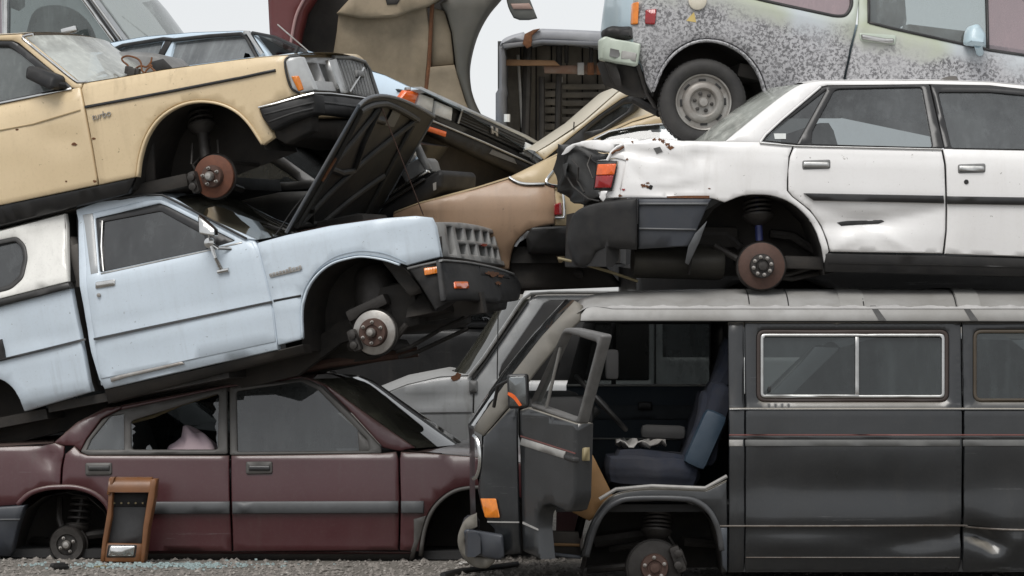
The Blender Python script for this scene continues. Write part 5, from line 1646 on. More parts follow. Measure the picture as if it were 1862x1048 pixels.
# inside
for u_ in (1640, 1830):
    for yy in (.48, 1.18):
        p = S_.hit(u_, 372, 1, yy)
        if u_ == 1640:
            continue
        seat(S_, ws, p.x + .1, yy, p.z, m_seatgrey, 1, h=.50)
p = S_.hit(1590, 375, 1, .8)
MB().box((p.x, .82, p.z), (.5, 1.3, .2), None, .06).box((p.x - .34, .82, p.z + .22), (.16, 1.3, .42), Matrix.Rotation(R(-18), 4, 'Y'), .06).build('rear_bench', m_seatgrey, ws, S_.M)
S_.panel('far_flank', [(1140, 262), (1440, 266), (2060, 278), (2060, 470), (1140, 440)], m_white, ws, off=1.58, th=.02)
S_.loft('boot_back', [(1128, 440), (1128, 300)], m_dark, ws, off=.06)
MB().tube([S_.hit(u, v, 1, .5) for u, v in ((1835, 215), (1850, 240), (1870, 262))], .012).build('steering_wheel', m_black, ws, S_.M)

# ================================================================== patchy painted wagon on the white sedan
G = Fr(1400, 190, 21.75, yaw=5, pitch=-11.5, wd=1.60, fs=-1)
zz0 = lambda u, v: G.hit(u, v, 1, 0).z
G.prof = sorted([(zz0(1400, 215), .06), (zz0(1400, 180), .015), (zz0(1400, 120), .0), (zz0(1400, 75), .0), (zz0(1400, 68), .008), (zz0(1400, 20), .02), (zz0(1400, 0), .035), (zz0(1400, -120), .16)])
G.setplan([(1140, 40, .16), (1150, 40, .08), (1165, 40, .04), (1200, 40, .01), (1260, 40, 0)])
wg = thing('wagon', 'pale wagon with flaking patchy paint perched on the white sedan', 'car', G.M)
qw = rnd([(1330, -120), (1545, -95), (1552, 12), (1540, 31), (1520, 32), (1400, 6), (1335, -10)], 14)
rq = G.panel('rear_quarter', [(1160, -110), (1330, -140), (1562, -110), (1562, 0), (1556, 45), (1545, 90), (1534, 142), (1530, 215), (1400, 215), (1398, 185)] + spl([(1394, 160), (1382, 128), (1358, 98), (1326, 78), (1292, 70), (1258, 74), (1226, 92), (1204, 120), (1192, 150), (1186, 168)], 3) + [(1176, 150), (1168, 120), (1160, 100), (1152, 75), (1149, 40), (1152, 0)], m_patchy, wg, holes=[qw], th=.04, grid=.06)
win(G, rq, qw, m_glasspink, m_black, 5)
G.panel('door', [(1567, -110), (1900, -90), (2050, 60), (2060, 200), (2040, 262), (1560, 215), (1539, 142), (1550, 90), (1561, 45)], m_patchy, wg, holes=[rnd([(1580, -95), (1870, -85), (1990, 118), (1800, 93), (1620, 52), (1582, 42)], 6)], grid=.06)
dg = G.panel('door_window', rnd([(1580, -95), (1796, -90), (1796, 88), (1620, 52), (1582, 42)], 4), glass('wagon_glass', (.45, .5, .5), .28, (.30, .34, .34)), wg, off=.014, th=0, bev=0, grid=.25)
G.panel('vent_window', [(1799, -90), (1870, -85), (1990, 118), (1799, 92)], m_glasspink, wg, off=.014, th=0, bev=0, grid=.25)
G.band('window_seal', [(1581, 41), (1620, 51), (1800, 91), (1995, 120)], 5, m_black, wg, off=-.006, th=.02)
G.band('window_seal', [(1580, -90), (1580, 42)], 5, m_black, wg, off=-.006, th=.02)
G.band('window_bar', [(1797, -90), (1797, 90)], 5, m_black, wg, off=-.006, th=.02)
hh = G.panel('handle', rnd([(1566, 62), (1612, 70), (1626, 70), (1626, 78), (1612, 79), (1568, 71)], 3), m_alum, wg, off=-.03, th=.022, bev=.006)
G.panel('handle_recess', rnd([(1562, 60), (1630, 64), (1628, 82), (1564, 74)], 4), m_patchgreen, hh, off=-.006, th=.006, bev=.003)
mm = G.panel('wing_mirror', rnd([(1762, 58), (1768, 46), (1780, 43), (1794, 62), (1794, 84), (1760, 80)], 6), m_patchblue, wg, off=-.16, th=.12, bev=.02)
MB().tube([G.p3(1778, 82, -.10), G.p3(1782, 96, -.01)], .022).build('mirror_foot', m_patchblue, mm, G.M)
G.loft('roof', [(1160, -112), (1330, -142), (1562, -112), (1870, -95)], m_patchblue, wg, bulge=(0, .05), flat=3)
G.loft('windscreen', [(1880, -95), (2050, 60)], m_glassl, wg, bulge=(.2, 0), flat=2.2)
G.panel('front_pillar', [(1870, -92), (1900, -92), (2056, 62), (2040, 118), (1992, 116)], m_patchblue, wg, off=-.004, th=.04)
G.loft('tail_panel', [(1172, 130), (1153, 75), (1150, 40), (1153, 0), (1160, -110)], m_patchblue, wg, bulge=(-.06, 0), flat=4, off=.01)
G.panel('front_fender', [(2055, 62), (2300, 120), (2320, 280), (2220, 290), (2150, 220), (2070, 262), (2062, 200)], m_patchy, wg)
G.loft('bonnet', [(2052, 60), (2300, 118), (2320, 160)], m_patchblue, wg, bulge=(.1, .02), flat=3)
# flare, lower rear corner
G.band('arch_flare', spl([(1188, 166), (1196, 146), (1208, 120), (1230, 95), (1260, 78), (1292, 74), (1325, 82), (1355, 101), (1378, 130), (1390, 162), (1394, 186)], 4), 5, m_patchy, wg, off=-.012, th=.04, bev=.006)
# lamps, filler cap
G.panel('side_lamp', rnd([(1149, 6), (1162, 3), (1160, 44), (1148, 45)], 3), m_amber, wg, off=-.015, th=.04, bev=.005)
rl = G.panel('reflector', rnd([(1174, 18), (1194, 16), (1191, 45), (1173, 44)], 3), m_red, wg, off=-.014, th=.02, bev=.004)
MB().lathe(G.p3(1268, 2, -.004), [(.05, 0), (.05, -.012), (.044, -.016), (.01, -.016)], 24).build('filler_cap', m_cream, wg, G.M)
G.panel('yellow_mark', [(1252, 33), (1262, 22), (1266, 41), (1248, 38)], plain('yellow_paint', (.6, .45, .16), .6), wg, off=-.003, th=.003, bev=0)
# rear bumper with step
bb = G.panel('rear_bumper', rnd([(1091, 72), (1100, 66), (1166, 80), (1160, 120), (1092, 108)], 4), m_patchgreen, wg, off=-.08, th=.10, bev=.01)
G.panel('bumper_dent_plate', [(1110, 88), (1128, 92), (1126, 106), (1108, 102)], m_greyplas, bb, off=-.084, th=.004, bev=.001)
G.panel('bumper_plate', rnd([(1131, 92), (1158, 97), (1156, 112), (1129, 107)], 2), m_palestripe, bb, off=-.086, th=.01, bev=.003)
G.panel('bumper_cap', rnd([(1100, 52), (1112, 47), (1150, 48), (1152, 72), (1102, 68)], 6), m_bumper, bb, off=.0, th=.2, bev=.02)
G.panel('bumper_underside', [(1096, 110), (1160, 122), (1166, 150), (1176, 175), (1150, 168), (1110, 150)], m_under, bb, off=.06, th=.3, bev=.01)
G.panel('bumper_bracket', [(1100, 112), (1120, 116), (1132, 160), (1118, 158)], m_iron, bb, off=-.02, th=.02)
G.tube('exhaust_stub', [(1156, 182, .5), (1200, 205, .3)], .028, m_iron, wg)
G.tube('bumper_stay', [(1160, 118, .0), (1176, 170, .05), (1192, 195, .1)], .012, m_iron, wg)
G.well([(1188, 175), (1192, 150), (1204, 120), (1226, 92), (1258, 74), (1292, 70), (1326, 78), (1358, 98), (1382, 128), (1394, 160), (1400, 200), (1400, 240)], m_under, wg, depth=.5)
# wheel
c = G.hit(1279, 186, 1, .04)
GR = .238
prof_t = [(.150, .02), (.158, -.012), (.175, -.03), (.20, -.036), (.222, -.028), (GR - .003, -.01), (GR, .015), (GR, .12), (GR - .01, .145), (.18, .16), (.15, .14)]
wh = MB().lathe(c, prof_t, 56, cap=False).build('wheel', plain('tyre_rubber', (.022, .021, .021), .75, 0, .5, 20, .3, (.05, .047, .043)), wg, G.M)
for k in range(44):
    a_ = 2 * math.pi * k / 44
    pass
tr = MB()
for k in range(56):
    a_ = 2 * math.pi * k / 56
    tr.box(c + Vector((math.cos(a_) * GR, .065, math.sin(a_) * GR)), (.006, .10, .017), Matrix.Rotation(-a_, 4, 'Y'))
tr = tr.build('tread_blocks', m_black, wh, G.M)
tr['kind'] = 'stuff'
m_rim = plain('grimy_steel_rim', (.36, .35, .33), .45, .35, .55, 14, .2, (.15, .12, .095))
rimp = [(.150, .015), (.156, -.010), (.153, -.014), (.147, -.010), (.142, .012), (.136, .028), (.124, .030), (.118, .012), (.112, .0), (.098, -.010), (.080, -.012), (.070, -.004), (.066, .012), (.030, .014), (.028, -.006), (.022, -.018), (.004, -.020)]
rim = MB().lathe(c, rimp, 48).build('rim', m_rim, wh, G.M)
for k in range(8):
    a_ = 2 * math.pi * (k + .3) / 8
    MB().box(c + Vector((math.cos(a_) * .121, .017, math.sin(a_) * .121)), (.014, .02, .040), Matrix.Rotation(-a_, 4, 'Y'), .004).build('vent_slot', m_black, rim, G.M)
for k in range(6):
    a_ = 2 * math.pi * k / 6
    MB().lathe(c + Vector((math.cos(a_) * .048, .012, math.sin(a_) * .048)), [(.011, 0), (.011, -.012), (.005, -.016)], 6).build('wheel_nut', m_iron, rim, G.M)
# underside, seats
ub = G.hit(1650, 210, 1, .8)
MB().box((ub.x, .8, ub.z), (2.2, 1.4, .08), None, .02).box((G.hit(1290, 185, 1, .8).x, .95, G.hit(1290, 150, 1, .8).z), (.9, .9, .12), None, .03).build('underbody', m_under, wg, G.M)
for yy in (.45, 1.15):
    p = G.hit(1680, 90, 1, yy)
    seat(G, wg, p.x, yy, p.z, m_seattan if yy < 1 else m_seatgrey, 1, h=.62)
G.panel('far_flank', [(1160, 0), (1560, 45), (2050, 120), (2050, 250), (1160, 150)], m_patchblue, wg, off=1.54, th=.02)
G.panel('door_card', [(1590, 60), (1990, 130), (1990, 230), (1560, 190)], m_seatgrey, wg, off=1.50, th=.02)

# ================================================================== bronze and tan car behind the white sedan
T = Fr(900, 480, 23.9, yaw=-3, wd=1.6)
T.prof = sorted([(T.hit(900, 480, 1, 0).z, .08), (T.hit(900, 445, 1, 0).z, .03), (T.hit(900, 410, 1, 0).z, .0), (T.hit(900, 370, 1, 0).z, .0), (T.hit(900, 335, 1, 0).z, .05), (T.hit(900, 215, 1, 0).z, .26)])
T.setplan([(715, 400, .10), (760, 400, .03), (840, 400, 0), (985, 400, 0), (1010, 400, .04), (1050, 400, .16)])
T.dent(770, 400, .15, .05, .02)
bz_ = thing('coupe', 'two-tone bronze and tan coupe wedged behind the white sedan', 'car', T.M)
T.panel('rear_fender', spl([(715, 388), (760, 371), (860, 345), (925, 326)], 4) + [(936, 332), (955, 337), (990, 337), (1008, 341), (1010, 372), (1008, 407), (980, 412)] + spl([(958, 420), (940, 438), (930, 460), (926, 490)], 3) + [(715, 500)], m_bronze, bz_, th=.05, grid=.05, bev=.008)
tw_ = [(1092, 248), (1120, 237), (1206, 227), (1240, 227), (1240, 275), (1092, 275)]
up = T.panel('cabin_side', [(928, 323), (960, 307), (1018, 281), (1090, 249), (1150, 222), (1190, 210), (1250, 212), (1250, 300), (1060, 345), (1008, 337), (990, 334), (956, 334), (937, 329)], m_tan, bz_, holes=[tw_], th=.05, bev=.008)
T.panel('window', tw_, m_glassgrey, up, off=.02, th=0, bev=0)
T.tube('window_chrome', [(1080, 254), (1108, 240), (1160, 230), (1206, 226), (1245, 226)], .009, m_chrome, up, off=-.006)
T.tube('beltline_chrome', spl([(926, 323), (937, 330), (955, 335), (990, 335)], 4), .010, m_chrome, bz_, off=-.008)
T.loft('roof_and_deck', [(715, 388), (760, 371), (860, 345), (925, 325), (1018, 280), (1090, 248), (1150, 221), (1190, 209), (1250, 211)], m_tan, bz_, bulge=(0, .03), flat=3)
lm = T.panel('upper_lamp', [(994, 332), (1004, 312), (1020, 298), (1030, 300), (1030, 338), (1006, 338)], m_red, bz_, off=.01, th=.06)
T.tube('lamp_chrome', spl([(1030, 296), (1016, 302), (1002, 316), (993, 330), (1002, 337), (1030, 340)], 3), .009, m_chrome, lm, off=-.004)
l2 = T.panel('lower_lamp', rnd([(1008, 372), (1020, 368), (1022, 391), (1008, 392)], 3), m_red, bz_, off=-.02, th=.05)
T.tube('lamp_chrome', spl([(1018, 350), (1024, 356), (1026, 392), (1020, 396), (1008, 396)], 3), .009, m_chrome, l2, off=-.01)
T.panel('tail_panel', [(1009, 342), (1060, 345), (1062, 412), (1009, 410)], m_tan, bz_, off=.02, th=.05)
T.panel('rear_bumper', rnd([(956, 432), (966, 414), (1065, 410), (1070, 462), (960, 462)], 4), m_black, bz_, off=-.10, th=.2, bev=.012)
T.panel('underside', [(920, 455), (1075, 455), (1130, 522), (930, 530), (905, 510)], m_under, bz_, off=.06, th=.4, bev=.02)
T.panel('tow_strip', [(1012, 466), (1042, 466), (1046, 478), (1016, 478)], m_tan, bz_, off=-.05, th=.02)
T.well([(1000, 470), (985, 440), (965, 428), (945, 440), (930, 462), (926, 500)], m_under, bz_, depth=.5)
rods(T, bz_, 'suspension_link', [([(930, 500, .2), (990, 490, .3), (1060, 500, .3)], .03), ([(950, 470, .2), (1010, 505, .3)], .025)])
fb = T.hit(900, 480, 1, .8)
MB().box((fb.x, .8, fb.z + .05), (1.6, 1.4, .1)).build('floor_pan', m_under, bz_, T.M)

# ================================================================== light blue car, nose towards the viewer
H = Fr(742, 205, 24.6, yaw=-45, pitch=-10.7, roll=-21, wd=1.62)
ho = thing('hatchback', 'light blue hatchback tilted sideways, orange corner lamps, behind the raised bonnet', 'car', H.M)
H.X0 = 0
H.fcurve = .05
fp = H.panel('front_panel', [(736, 166), (765, 163), (842, 199), (956, 250), (1002, 277), (1000, 300), (985, 312), (800, 232), (752, 192)], m_blackgloss, ho, surf='front', off=.03, th=.08)
H.panel('corner_lamp', rnd([(728, 184), (741, 166), (763, 168), (754, 191)], 2), m_orange, fp, surf='front', off=-.01, th=.04, bev=.005)
for pl in ([(763, 170), (790, 180), (786, 206), (758, 191)], [(793, 184), (824, 197), (822, 221), (790, 209)], [(957, 259), (974, 267), (968, 289), (950, 281)], [(975, 269), (995, 281), (978, 299), (969, 291)]):
    H.panel('headlamp', rnd(pl, 2), m_clear, fp, surf='front', off=-.002, th=.03, bev=.006)
gr_ = H.panel('grille', [(842, 201), (956, 253), (951, 279), (834, 225)], m_black, fp, surf='front', off=.005, th=.03)
for k in range(5):
    H.tube('grille_bar', [(840 - k * 1.4, 205 + k * 4.4), (955 - k * .9, 257 + k * 4.6)], .004, m_blackgloss, gr_, off=-.004, surf='front')
H.tube('grille_edge', [(841, 199), (833, 225)], .006, m_alum, fp, off=-.006, surf='front')
em = [(894, 229), (897, 230), (898, 237), (902, 239), (902, 232), (906, 234), (906, 249), (902, 247), (902, 243), (898, 241), (898, 245), (894, 243)]
H.panel('emblem', em, m_bright, fp, surf='front', off=-.012, th=.012, bev=.001)
H.tube('bonnet_lip', [(738, 163), (765, 162), (842, 197), (956, 249), (1003, 276)], .014, m_alum, ho, off=.02, surf='front')
bp_ = H.panel('bumper', [(772, 214), (790, 219), (880, 257), (976, 300), (985, 310), (960, 326), (880, 290), (800, 252), (770, 236)], m_bumper, ho, surf='front', off=-.09, th=.16, bev=.015)
H.panel('bumper_lamp', rnd([(774, 228), (813, 240), (811, 250), (773, 237)], 2), m_orange, bp_, surf='front', off=-.10, th=.03, bev=.004)
H.tube('bumper_strip', [(776, 216), (880, 259), (978, 303)], .006, m_palestripe, bp_, off=-.10, surf='front')
H.panel('bumper_scuff', [(895, 272), (935, 289), (940, 299), (890, 280)], m_greyplas, bp_, surf='front', off=-.095, th=.003, bev=0)
H.panel('apron', [(762, 232), (800, 250), (960, 322), (930, 345), (840, 348), (780, 330), (758, 280)], m_under, ho, surf='front', off=.02, th=.2)
H.panel('fender', [(560, 92), (640, 115), (672, 129), (700, 137), (740, 156), (764, 163), (741, 166), (728, 184), (735, 215), (760, 300), (640, 300), (540, 200)], m_honda, ho, th=.05, grid=.09)
rf = H.panel('cabin_side', [(165, 88), (200, 78), (260, 67), (350, 59), (440, 56), (457, 58), (470, 75), (490, 102), (560, 92), (560, 160), (480, 300), (150, 200)], m_honda, ho, th=.06, grid=.12, holes=[[(196, 95), (225, 84), (298, 73), (288, 98)], [(304, 124), (317, 76), (380, 68), (438, 64), (444, 68), (463, 103)]])
H.panel('rear_window', [(196, 95), (225, 84), (298, 73), (288, 98)], m_glasshaze, rf, off=.02, th=0, bev=0)
H.panel('front_window', [(304, 124), (317, 76), (380, 68), (438, 64), (444, 68), (463, 103)], m_glasshaze, rf, off=.02, th=0, bev=0)
H.band('window_pillar', [(292, 100), (308, 70)], 10, m_bumper, rf, off=-.01, th=.03)
H.tube('window_seal', [(194, 96), (224, 83), (298, 71), (317, 73), (380, 66), (438, 62), (447, 66), (468, 105)], .014, m_black, rf, off=-.006)
H.tube('pillar_chrome', [(445, 60), (452, 60), (478, 100)], .016, m_chrome, rf, off=-.02)
E = [H.p3(560, 92), H.p3(640, 115), H.p3(700, 137), H.p3(740, 156), H.p3(764, 163)]
H.loft('bonnet', None, m_honda, ho, pts3=E, bulge=(0, .03), flat=3)
H.loft('roof', [(165, 88), (200, 78), (260, 67), (350, 59), (440, 56), (457, 58)], m_honda, ho, bulge=(0, .03), flat=3)
H.loft('windscreen', [(459, 60), (500, 72), (556, 97)], m_glassl, ho, bulge=(.12, 0), flat=2.2)
H.tube('windscreen_trim', [(459, 60), (500, 68), (540, 86), (558, 97)], .012, m_blackgloss, ho, off=-.01)
H.tube('aerial', [(505, 45), (560, 93)], .005, m_bright, ho, off=.3)
MB().box(H.hit(660, 230, 1, .8) + Vector((-.2, 0, -.1)), (1.0, 1.2, .3), None, .05).build('engine_mass', m_under, ho, H.M)
MB().box(H.f3(690, 133, .0) + Vector((-.75, 0, .03)), (.02, .02, .05)).build('washer_jet', m_black, ho, H.M)

# ================================================================== cream car lying behind, only pillar and glass in view
Q = Fr(1080, 240, 24.6, yaw=4, wd=1.5)
cr_ = thing('saloon_car', 'cream car roof edge with black window seal slanting behind the tan coupe', 'car', Q.M)
Q.panel('roof_side', spl([(975, 276), (1000, 262), (1060, 222), (1122, 168), (1138, 162), (1152, 166)], 3) + [(1150, 171), (1130, 180), (1090, 208), (1040, 248), (1008, 275), (990, 290)], m_cream, cr_, th=.06, bev=.01, mirror=True)
Q.panel('window_frame', [(1008, 275), (1040, 248), (1090, 208), (1130, 180), (1152, 168), (1172, 172), (1160, 200), (1100, 240), (1030, 290)], m_blackgloss, cr_, off=.015, th=.05, holes=[[(1065, 240), (1100, 212), (1135, 190), (1150, 188), (1140, 203), (1095, 234)]])
Q.panel('window', [(1065, 240), (1100, 212), (1135, 190), (1150, 188), (1140, 203), (1095, 234)], m_glassd, cr_, off=.03, th=0, bev=0)
Q.loft('roof', [(975, 276), (1000, 261), (1060, 221), (1122, 167), (1138, 161)], m_cream, cr_, bulge=(-.03, .03), flat=3)
Q.panel('lower_body', [(990, 292), (1030, 288), (1100, 240), (1160, 200), (1175, 174), (1200, 200), (1200, 330), (1000, 380)], m_cream, cr_, off=.05, th=.05, mirror=True)
Q.tube('seam', [(1044, 222), (1043, 236)], .004, m_black, cr_, off=-.004)

# ================================================================== silver car at the top left
U = Fr(120, 150, 27.4, yaw=-8, wd=1.6)
us = thing('saloon_car', 'silver car with bright pillars and chrome door mirror, top left corner', 'car', U.M)
U.panel('body_side', [(-200, -30), (-60, -50), (120, -50), (150, -35), (182, 0), (236, 74), (330, 80), (330, 260), (-200, 260)], m_silver, us, th=.06, bev=.01, grid=.1, holes=[[(16, -30), (128, -32), (148, 0), (206, 80), (14, 84)], [(-180, -25), (3, -30), (4, 84), (-180, 84)]])
U.panel('front_window', [(16, -30), (128, -32), (148, 0), (206, 80), (14, 84)], glass('teal_glass', (.22, .26, .255), .62, (.12, .142, .138)), us, off=.02, th=0, bev=0)
U.panel('rear_window', [(-180, -25), (3, -30), (4, 84), (-180, 84)], glass('plum_glass', (.3, .25, .27), .4, (.16, .11, .12)), us, off=.02, th=0, bev=0)
U.band('door_pillar', [(10, -40), (9, 84)], 8, m_chrome, us, off=-.012, th=.03)
U.band('pillar_chrome', [(130, -30), (152, 0), (208, 76)], 5, m_chrome, us, off=-.012, th=.02)
U.band('pillar_groove', [(143, -20), (160, 0), (214, 76)], 4, m_blackgloss, us, off=-.008, th=.015)
U.band('pillar_chrome', [(145, -30), (168, 0), (222, 74)], 5, m_chrome, us, off=-.012, th=.02)
U.loft('roof', [(-200, -32), (-60, -52), (120, -52), (150, -37)], m_silver, us, bulge=(0, .03), flat=3)
U.loft('windscreen', [(160, -25), (182, 0), (237, 74)], glass('hazy_screen', (.42, .45, .44), .55, (.33, .36, .345)), us, bulge=(.25, 0), flat=2.2, off=-.005)
U.loft('bonnet', [(236, 75), (330, 82)], m_silver, us, bulge=(.2, .01), flat=3)
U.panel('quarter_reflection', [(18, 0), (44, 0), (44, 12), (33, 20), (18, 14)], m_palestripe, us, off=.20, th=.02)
um = MB().box(U.p3(127, 56, -.15), (.115, .07, .05), Matrix.Rotation(R(-13), 4, 'Y'), .015)
um.tube([U.p3(133, 58, -.12), U.p3(136, 72, -.05), U.p3(138, 82, 0)], .012)
um.build('wing_mirror', m_chrome, us, U.M)
U.panel('seat_inside', rnd([(60, 12), (120, 8), (160, 40), (175, 90), (40, 90)], 26), m_dark, us, off=.9, th=.1)
U.tube('aerial', [(222, 30, .2), (268, 66, .2)], .004, m_black, us)

# grey pad and wires behind and on the beige sedan
Y = Fr(250, 135, 24.3, yaw=-10, wd=.5)
pad = Y.panel('grey_pad', spl([(172, 100), (195, 95), (240, 94), (282, 97), (298, 105), (324, 132)], 3) + [(320, 150), (200, 150)], m_greyplas, None, th=.5, bev=.03)
tag(pad, 'rounded grey moulded panel behind the beige sedan windscreen', 'panel')
Y.panel('panel_window', [(272, 113), (296, 107), (317, 128), (282, 132)], m_dark, pad, off=-.004, th=.01)
wr = random.Random(9)
wires = thing('wire_tangle', 'tangle of brown wires standing on the beige sedan cowl', 'wires', C.M)
for pts in ([(232, 138), (234, 122), (224, 112), (222, 106), (232, 102), (248, 106), (256, 114), (258, 128), (262, 134), (250, 138)], [(240, 136), (246, 126), (256, 120), (266, 122), (274, 114), (276, 105)], [(262, 136), (268, 126), (276, 120), (270, 118), (280, 128), (286, 132)]):
    C.tube('wire', spl(pts, 4), .006, m_rustspot, wires, off=.5)
for u_, v_, s_ in ((234, 128, .04), (241, 133, .05), (250, 131, .035)):
    MB().box(C.p3(u_, v_, .5), (s_, s_, s_ * 1.2), Matrix.Rotation(R(20), 4, 'Y'), .008).build('connector_block', m_iron, wires, C.M)

# ================================================================== silver van behind the gap
N = Fr(900, 800, 28.6, yaw=-3, wd=1.7)
N.prof = sorted([(N.hit(900, 900, 1, 0).z, .03), (N.hit(900, 740, 1, 0).z, .0), (N.hit(900, 735, 1, 0).z, .012), (N.hit(900, 700, 1, 0).z, .03), (N.hit(900, 690, 1, 0).z, .05), (N.hit(900, 540, 1, 0).z, .2)])
N.dent(780, 728, .22, .035, .03, 10)
nv = thing('van', 'silver van with rusted cowl hidden between maroon sedan and charcoal van', 'van', N.M)
N.panel('front_fender', spl([(690, 720), (740, 700), (800, 686), (856, 684)], 3) + [(860, 700), (858, 900), (690, 900)], m_silver2, nv, grid=.05, bev=.008)
dw = [(906, 684), (912, 664), (988, 553), (1000, 547), (1180, 546), (1180, 650), (1180, 692), (910, 692)]
N.panel('door', [(863, 690), (880, 662), (962, 545), (978, 537), (1190, 536), (1190, 900), (862, 900)], m_silver2, nv, holes=[rnd(dw, 3)], bev=.008)
N.tube('pillar_gutter', [(853, 684), (880, 650), (950, 545), (966, 534), (1000, 532), (1240, 531)], .014, m_alum, nv, off=-.02)
N.tube('pillar_seal', [(862, 688), (886, 655), (960, 548)], .010, m_black, nv, off=-.012)
N.panel('hinge', rnd([(853, 692), (868, 692), (868, 714), (853, 714)], 3), m_greyplas, nv, off=-.02, th=.03)
N.panel('side_rear', [(1193, 536), (1560, 536), (1560, 900), (1193, 900)], m_silver2, nv, holes=[[(1205, 548), (1540, 548), (1540, 650), (1205, 650)]])
N.panel('side_window', [(1205, 548), (1540, 548), (1540, 650), (1205, 650)], m_glassgrey, nv, off=.02, th=0, bev=0)
N.loft('roof', [(950, 544), (968, 533), (1000, 530), (1240, 529), (1560, 529)], m_silver2, nv, bulge=(0, .06), flat=4)
N.loft('windscreen', [(856, 682), (900, 622), (950, 545)], m_olive, nv, bulge=(-.18, 0), flat=2.2)
N.loft('bonnet', [(690, 719), (740, 699), (800, 685), (856, 682)], m_silver2, nv, bulge=[(-.05, .05), (-.05, .05), (0, .05), (-.18, .02)], flat=3)
N.panel('rust_patch', blotch(830, 686, 9, seed=4) , m_rustspot, nv, off=-.004, th=.004, bev=0)
N.tube('wiper', [(770, 690, .2), (800, 680, .3), (838, 682, .2)], .010, m_black, nv)
N.tube('aerial', [(906, 560, -.2), (904, 690, -.02)], .004, m_black, nv)
N.band('body_line', [(700, 752), (858, 750)], 2, m_greyplas, nv, off=-.004, th=.004, bev=0)
MB().box(N.hit(1000, 640, 1, .9), (.15, 1.2, .5), Matrix.Rotation(R(15), 4, 'Y'), .05).build('seat_row', m_dark, nv, N.M)
N.panel('far_side', [(870, 690), (965, 540), (1560, 536), (1560, 900), (870, 900)], m_dark, nv, off=1.65, th=.03)

# ================================================================== upended truck box
Z = Fr(1000, 330, 25.6, yaw=-2, wd=.9)
tb = thing('truck_box', 'open weathered truck box standing on end, wooden slats inside', 'truck box', Z.M)
m_boxp = plain('pale_blue_grey_box', (.32, .325, .34), .5, 0, .5, 5, .2, (.16, .165, .19))
m_boxs = plain('slate_box_side', (.085, .095, .115), .5, 0, .5, 6, .2, (.16, .15, .14))
Z.panel('top_rail', spl([(908, 84), (914, 72), (930, 64), (952, 58)], 3) + [(958, 66), (968, 56), (985, 52), (1040, 54), (1100, 57), (1180, 60), (1180, 84), (1090, 84), (1040, 76), (985, 74), (960, 80), (935, 76), (914, 84)], m_boxp, tb, off=-.05, th=.85, bev=.02, grid=.1)
Z.panel('top_lip', [(914, 80), (985, 72), (1040, 74), (1180, 80), (1180, 90), (1040, 82), (985, 79), (916, 88)], m_boxs, tb, off=-.06, th=.06)
Z.panel('side_rail', [(907, 84), (916, 82), (919, 105), (918, 150), (920, 165), (918, 172), (918, 235), (918, 420), (901, 420), (901, 170), (907, 160)], m_boxs, tb, off=-.05, th=.85, bev=.02, grid=.1)
Z.panel('back_wall', [(905, 75), (1190, 75), (1190, 420), (905, 420)], m_dark, tb, off=.45, th=.05)
for k in range(9):
    x0 = 920 + k * 28
    Z.panel('plank', [(x0, 84), (x0 + 25.5, 84), (x0 + 25.5, 418), (x0, 418)], m_plank, tb, off=.415 + .008 * (k % 3), th=.02, bev=.003, grid=.3)
for k in range(9):
    y0 = 150 + k * 15
    Z.panel('slat', [(989, y0), (1012, y0), (1012, y0 + 11.5), (989, y0 + 11.5)], m_plank, tb, off=.37 + .006 * (k % 2), th=.02, bev=.003, grid=.3)
    Z.panel('slat', [(1022, y0 + 3), (1100, y0 + 3), (1100, y0 + 13), (1022, y0 + 13)], m_plank, tb, off=.38 + .006 * (k % 2), th=.02, bev=.003, grid=.3)
Z.panel('wooden_beam', [(919, 108), (1008, 110), (1018, 119), (920, 119)], m_beam, tb, off=.10, th=.06, bev=.004)
Z.panel('rusty_beam', [(988, 120), (1110, 118), (1110, 135), (990, 133)], plain('rusty_timber', (.18, .13, .10), .8, 0, .6, 14, .5, (.16, .06, .03)), tb, off=.14, th=.06, bev=.004)
for a, b in ((1050, 12), (1068, 12), (1085, 10), (1100, 12)):
    Z.panel('rusty_bracket', [(a, 114), (a + b, 114), (a + b, 136), (a, 136)], m_rustspot if a != 1050 else m_palestripe, tb, off=.10, th=.04, bev=.004)
for (a, b, c_, d_, r_) in ((942, 100, 950, 234, .010), (960, 80, 955, 250, .03), (1017, 84, 1014, 236, .020), (985, 140, 985, 260, .02), (1030, 80, 1030, 115, .014), (1075, 84, 1075, 118, .014)):
    Z.tube('post', [(a, b, .28), (c_, d_, .28)], r_, m_iron if r_ > .012 else m_palestripe, tb)
Z.panel('torn_rust', [(954, 62), (970, 54), (982, 52), (968, 64), (966, 84), (958, 88), (950, 80)], m_rustspot, tb, off=-.08, th=.03)
Z.tube('bulb', [(1020, 140, .3), (1020, 150, .3)], .012, m_bright, tb)
Z.tube('white_knob', [(922, 208, -.1), (922, 222, -.1)], .020, m_shell, tb)

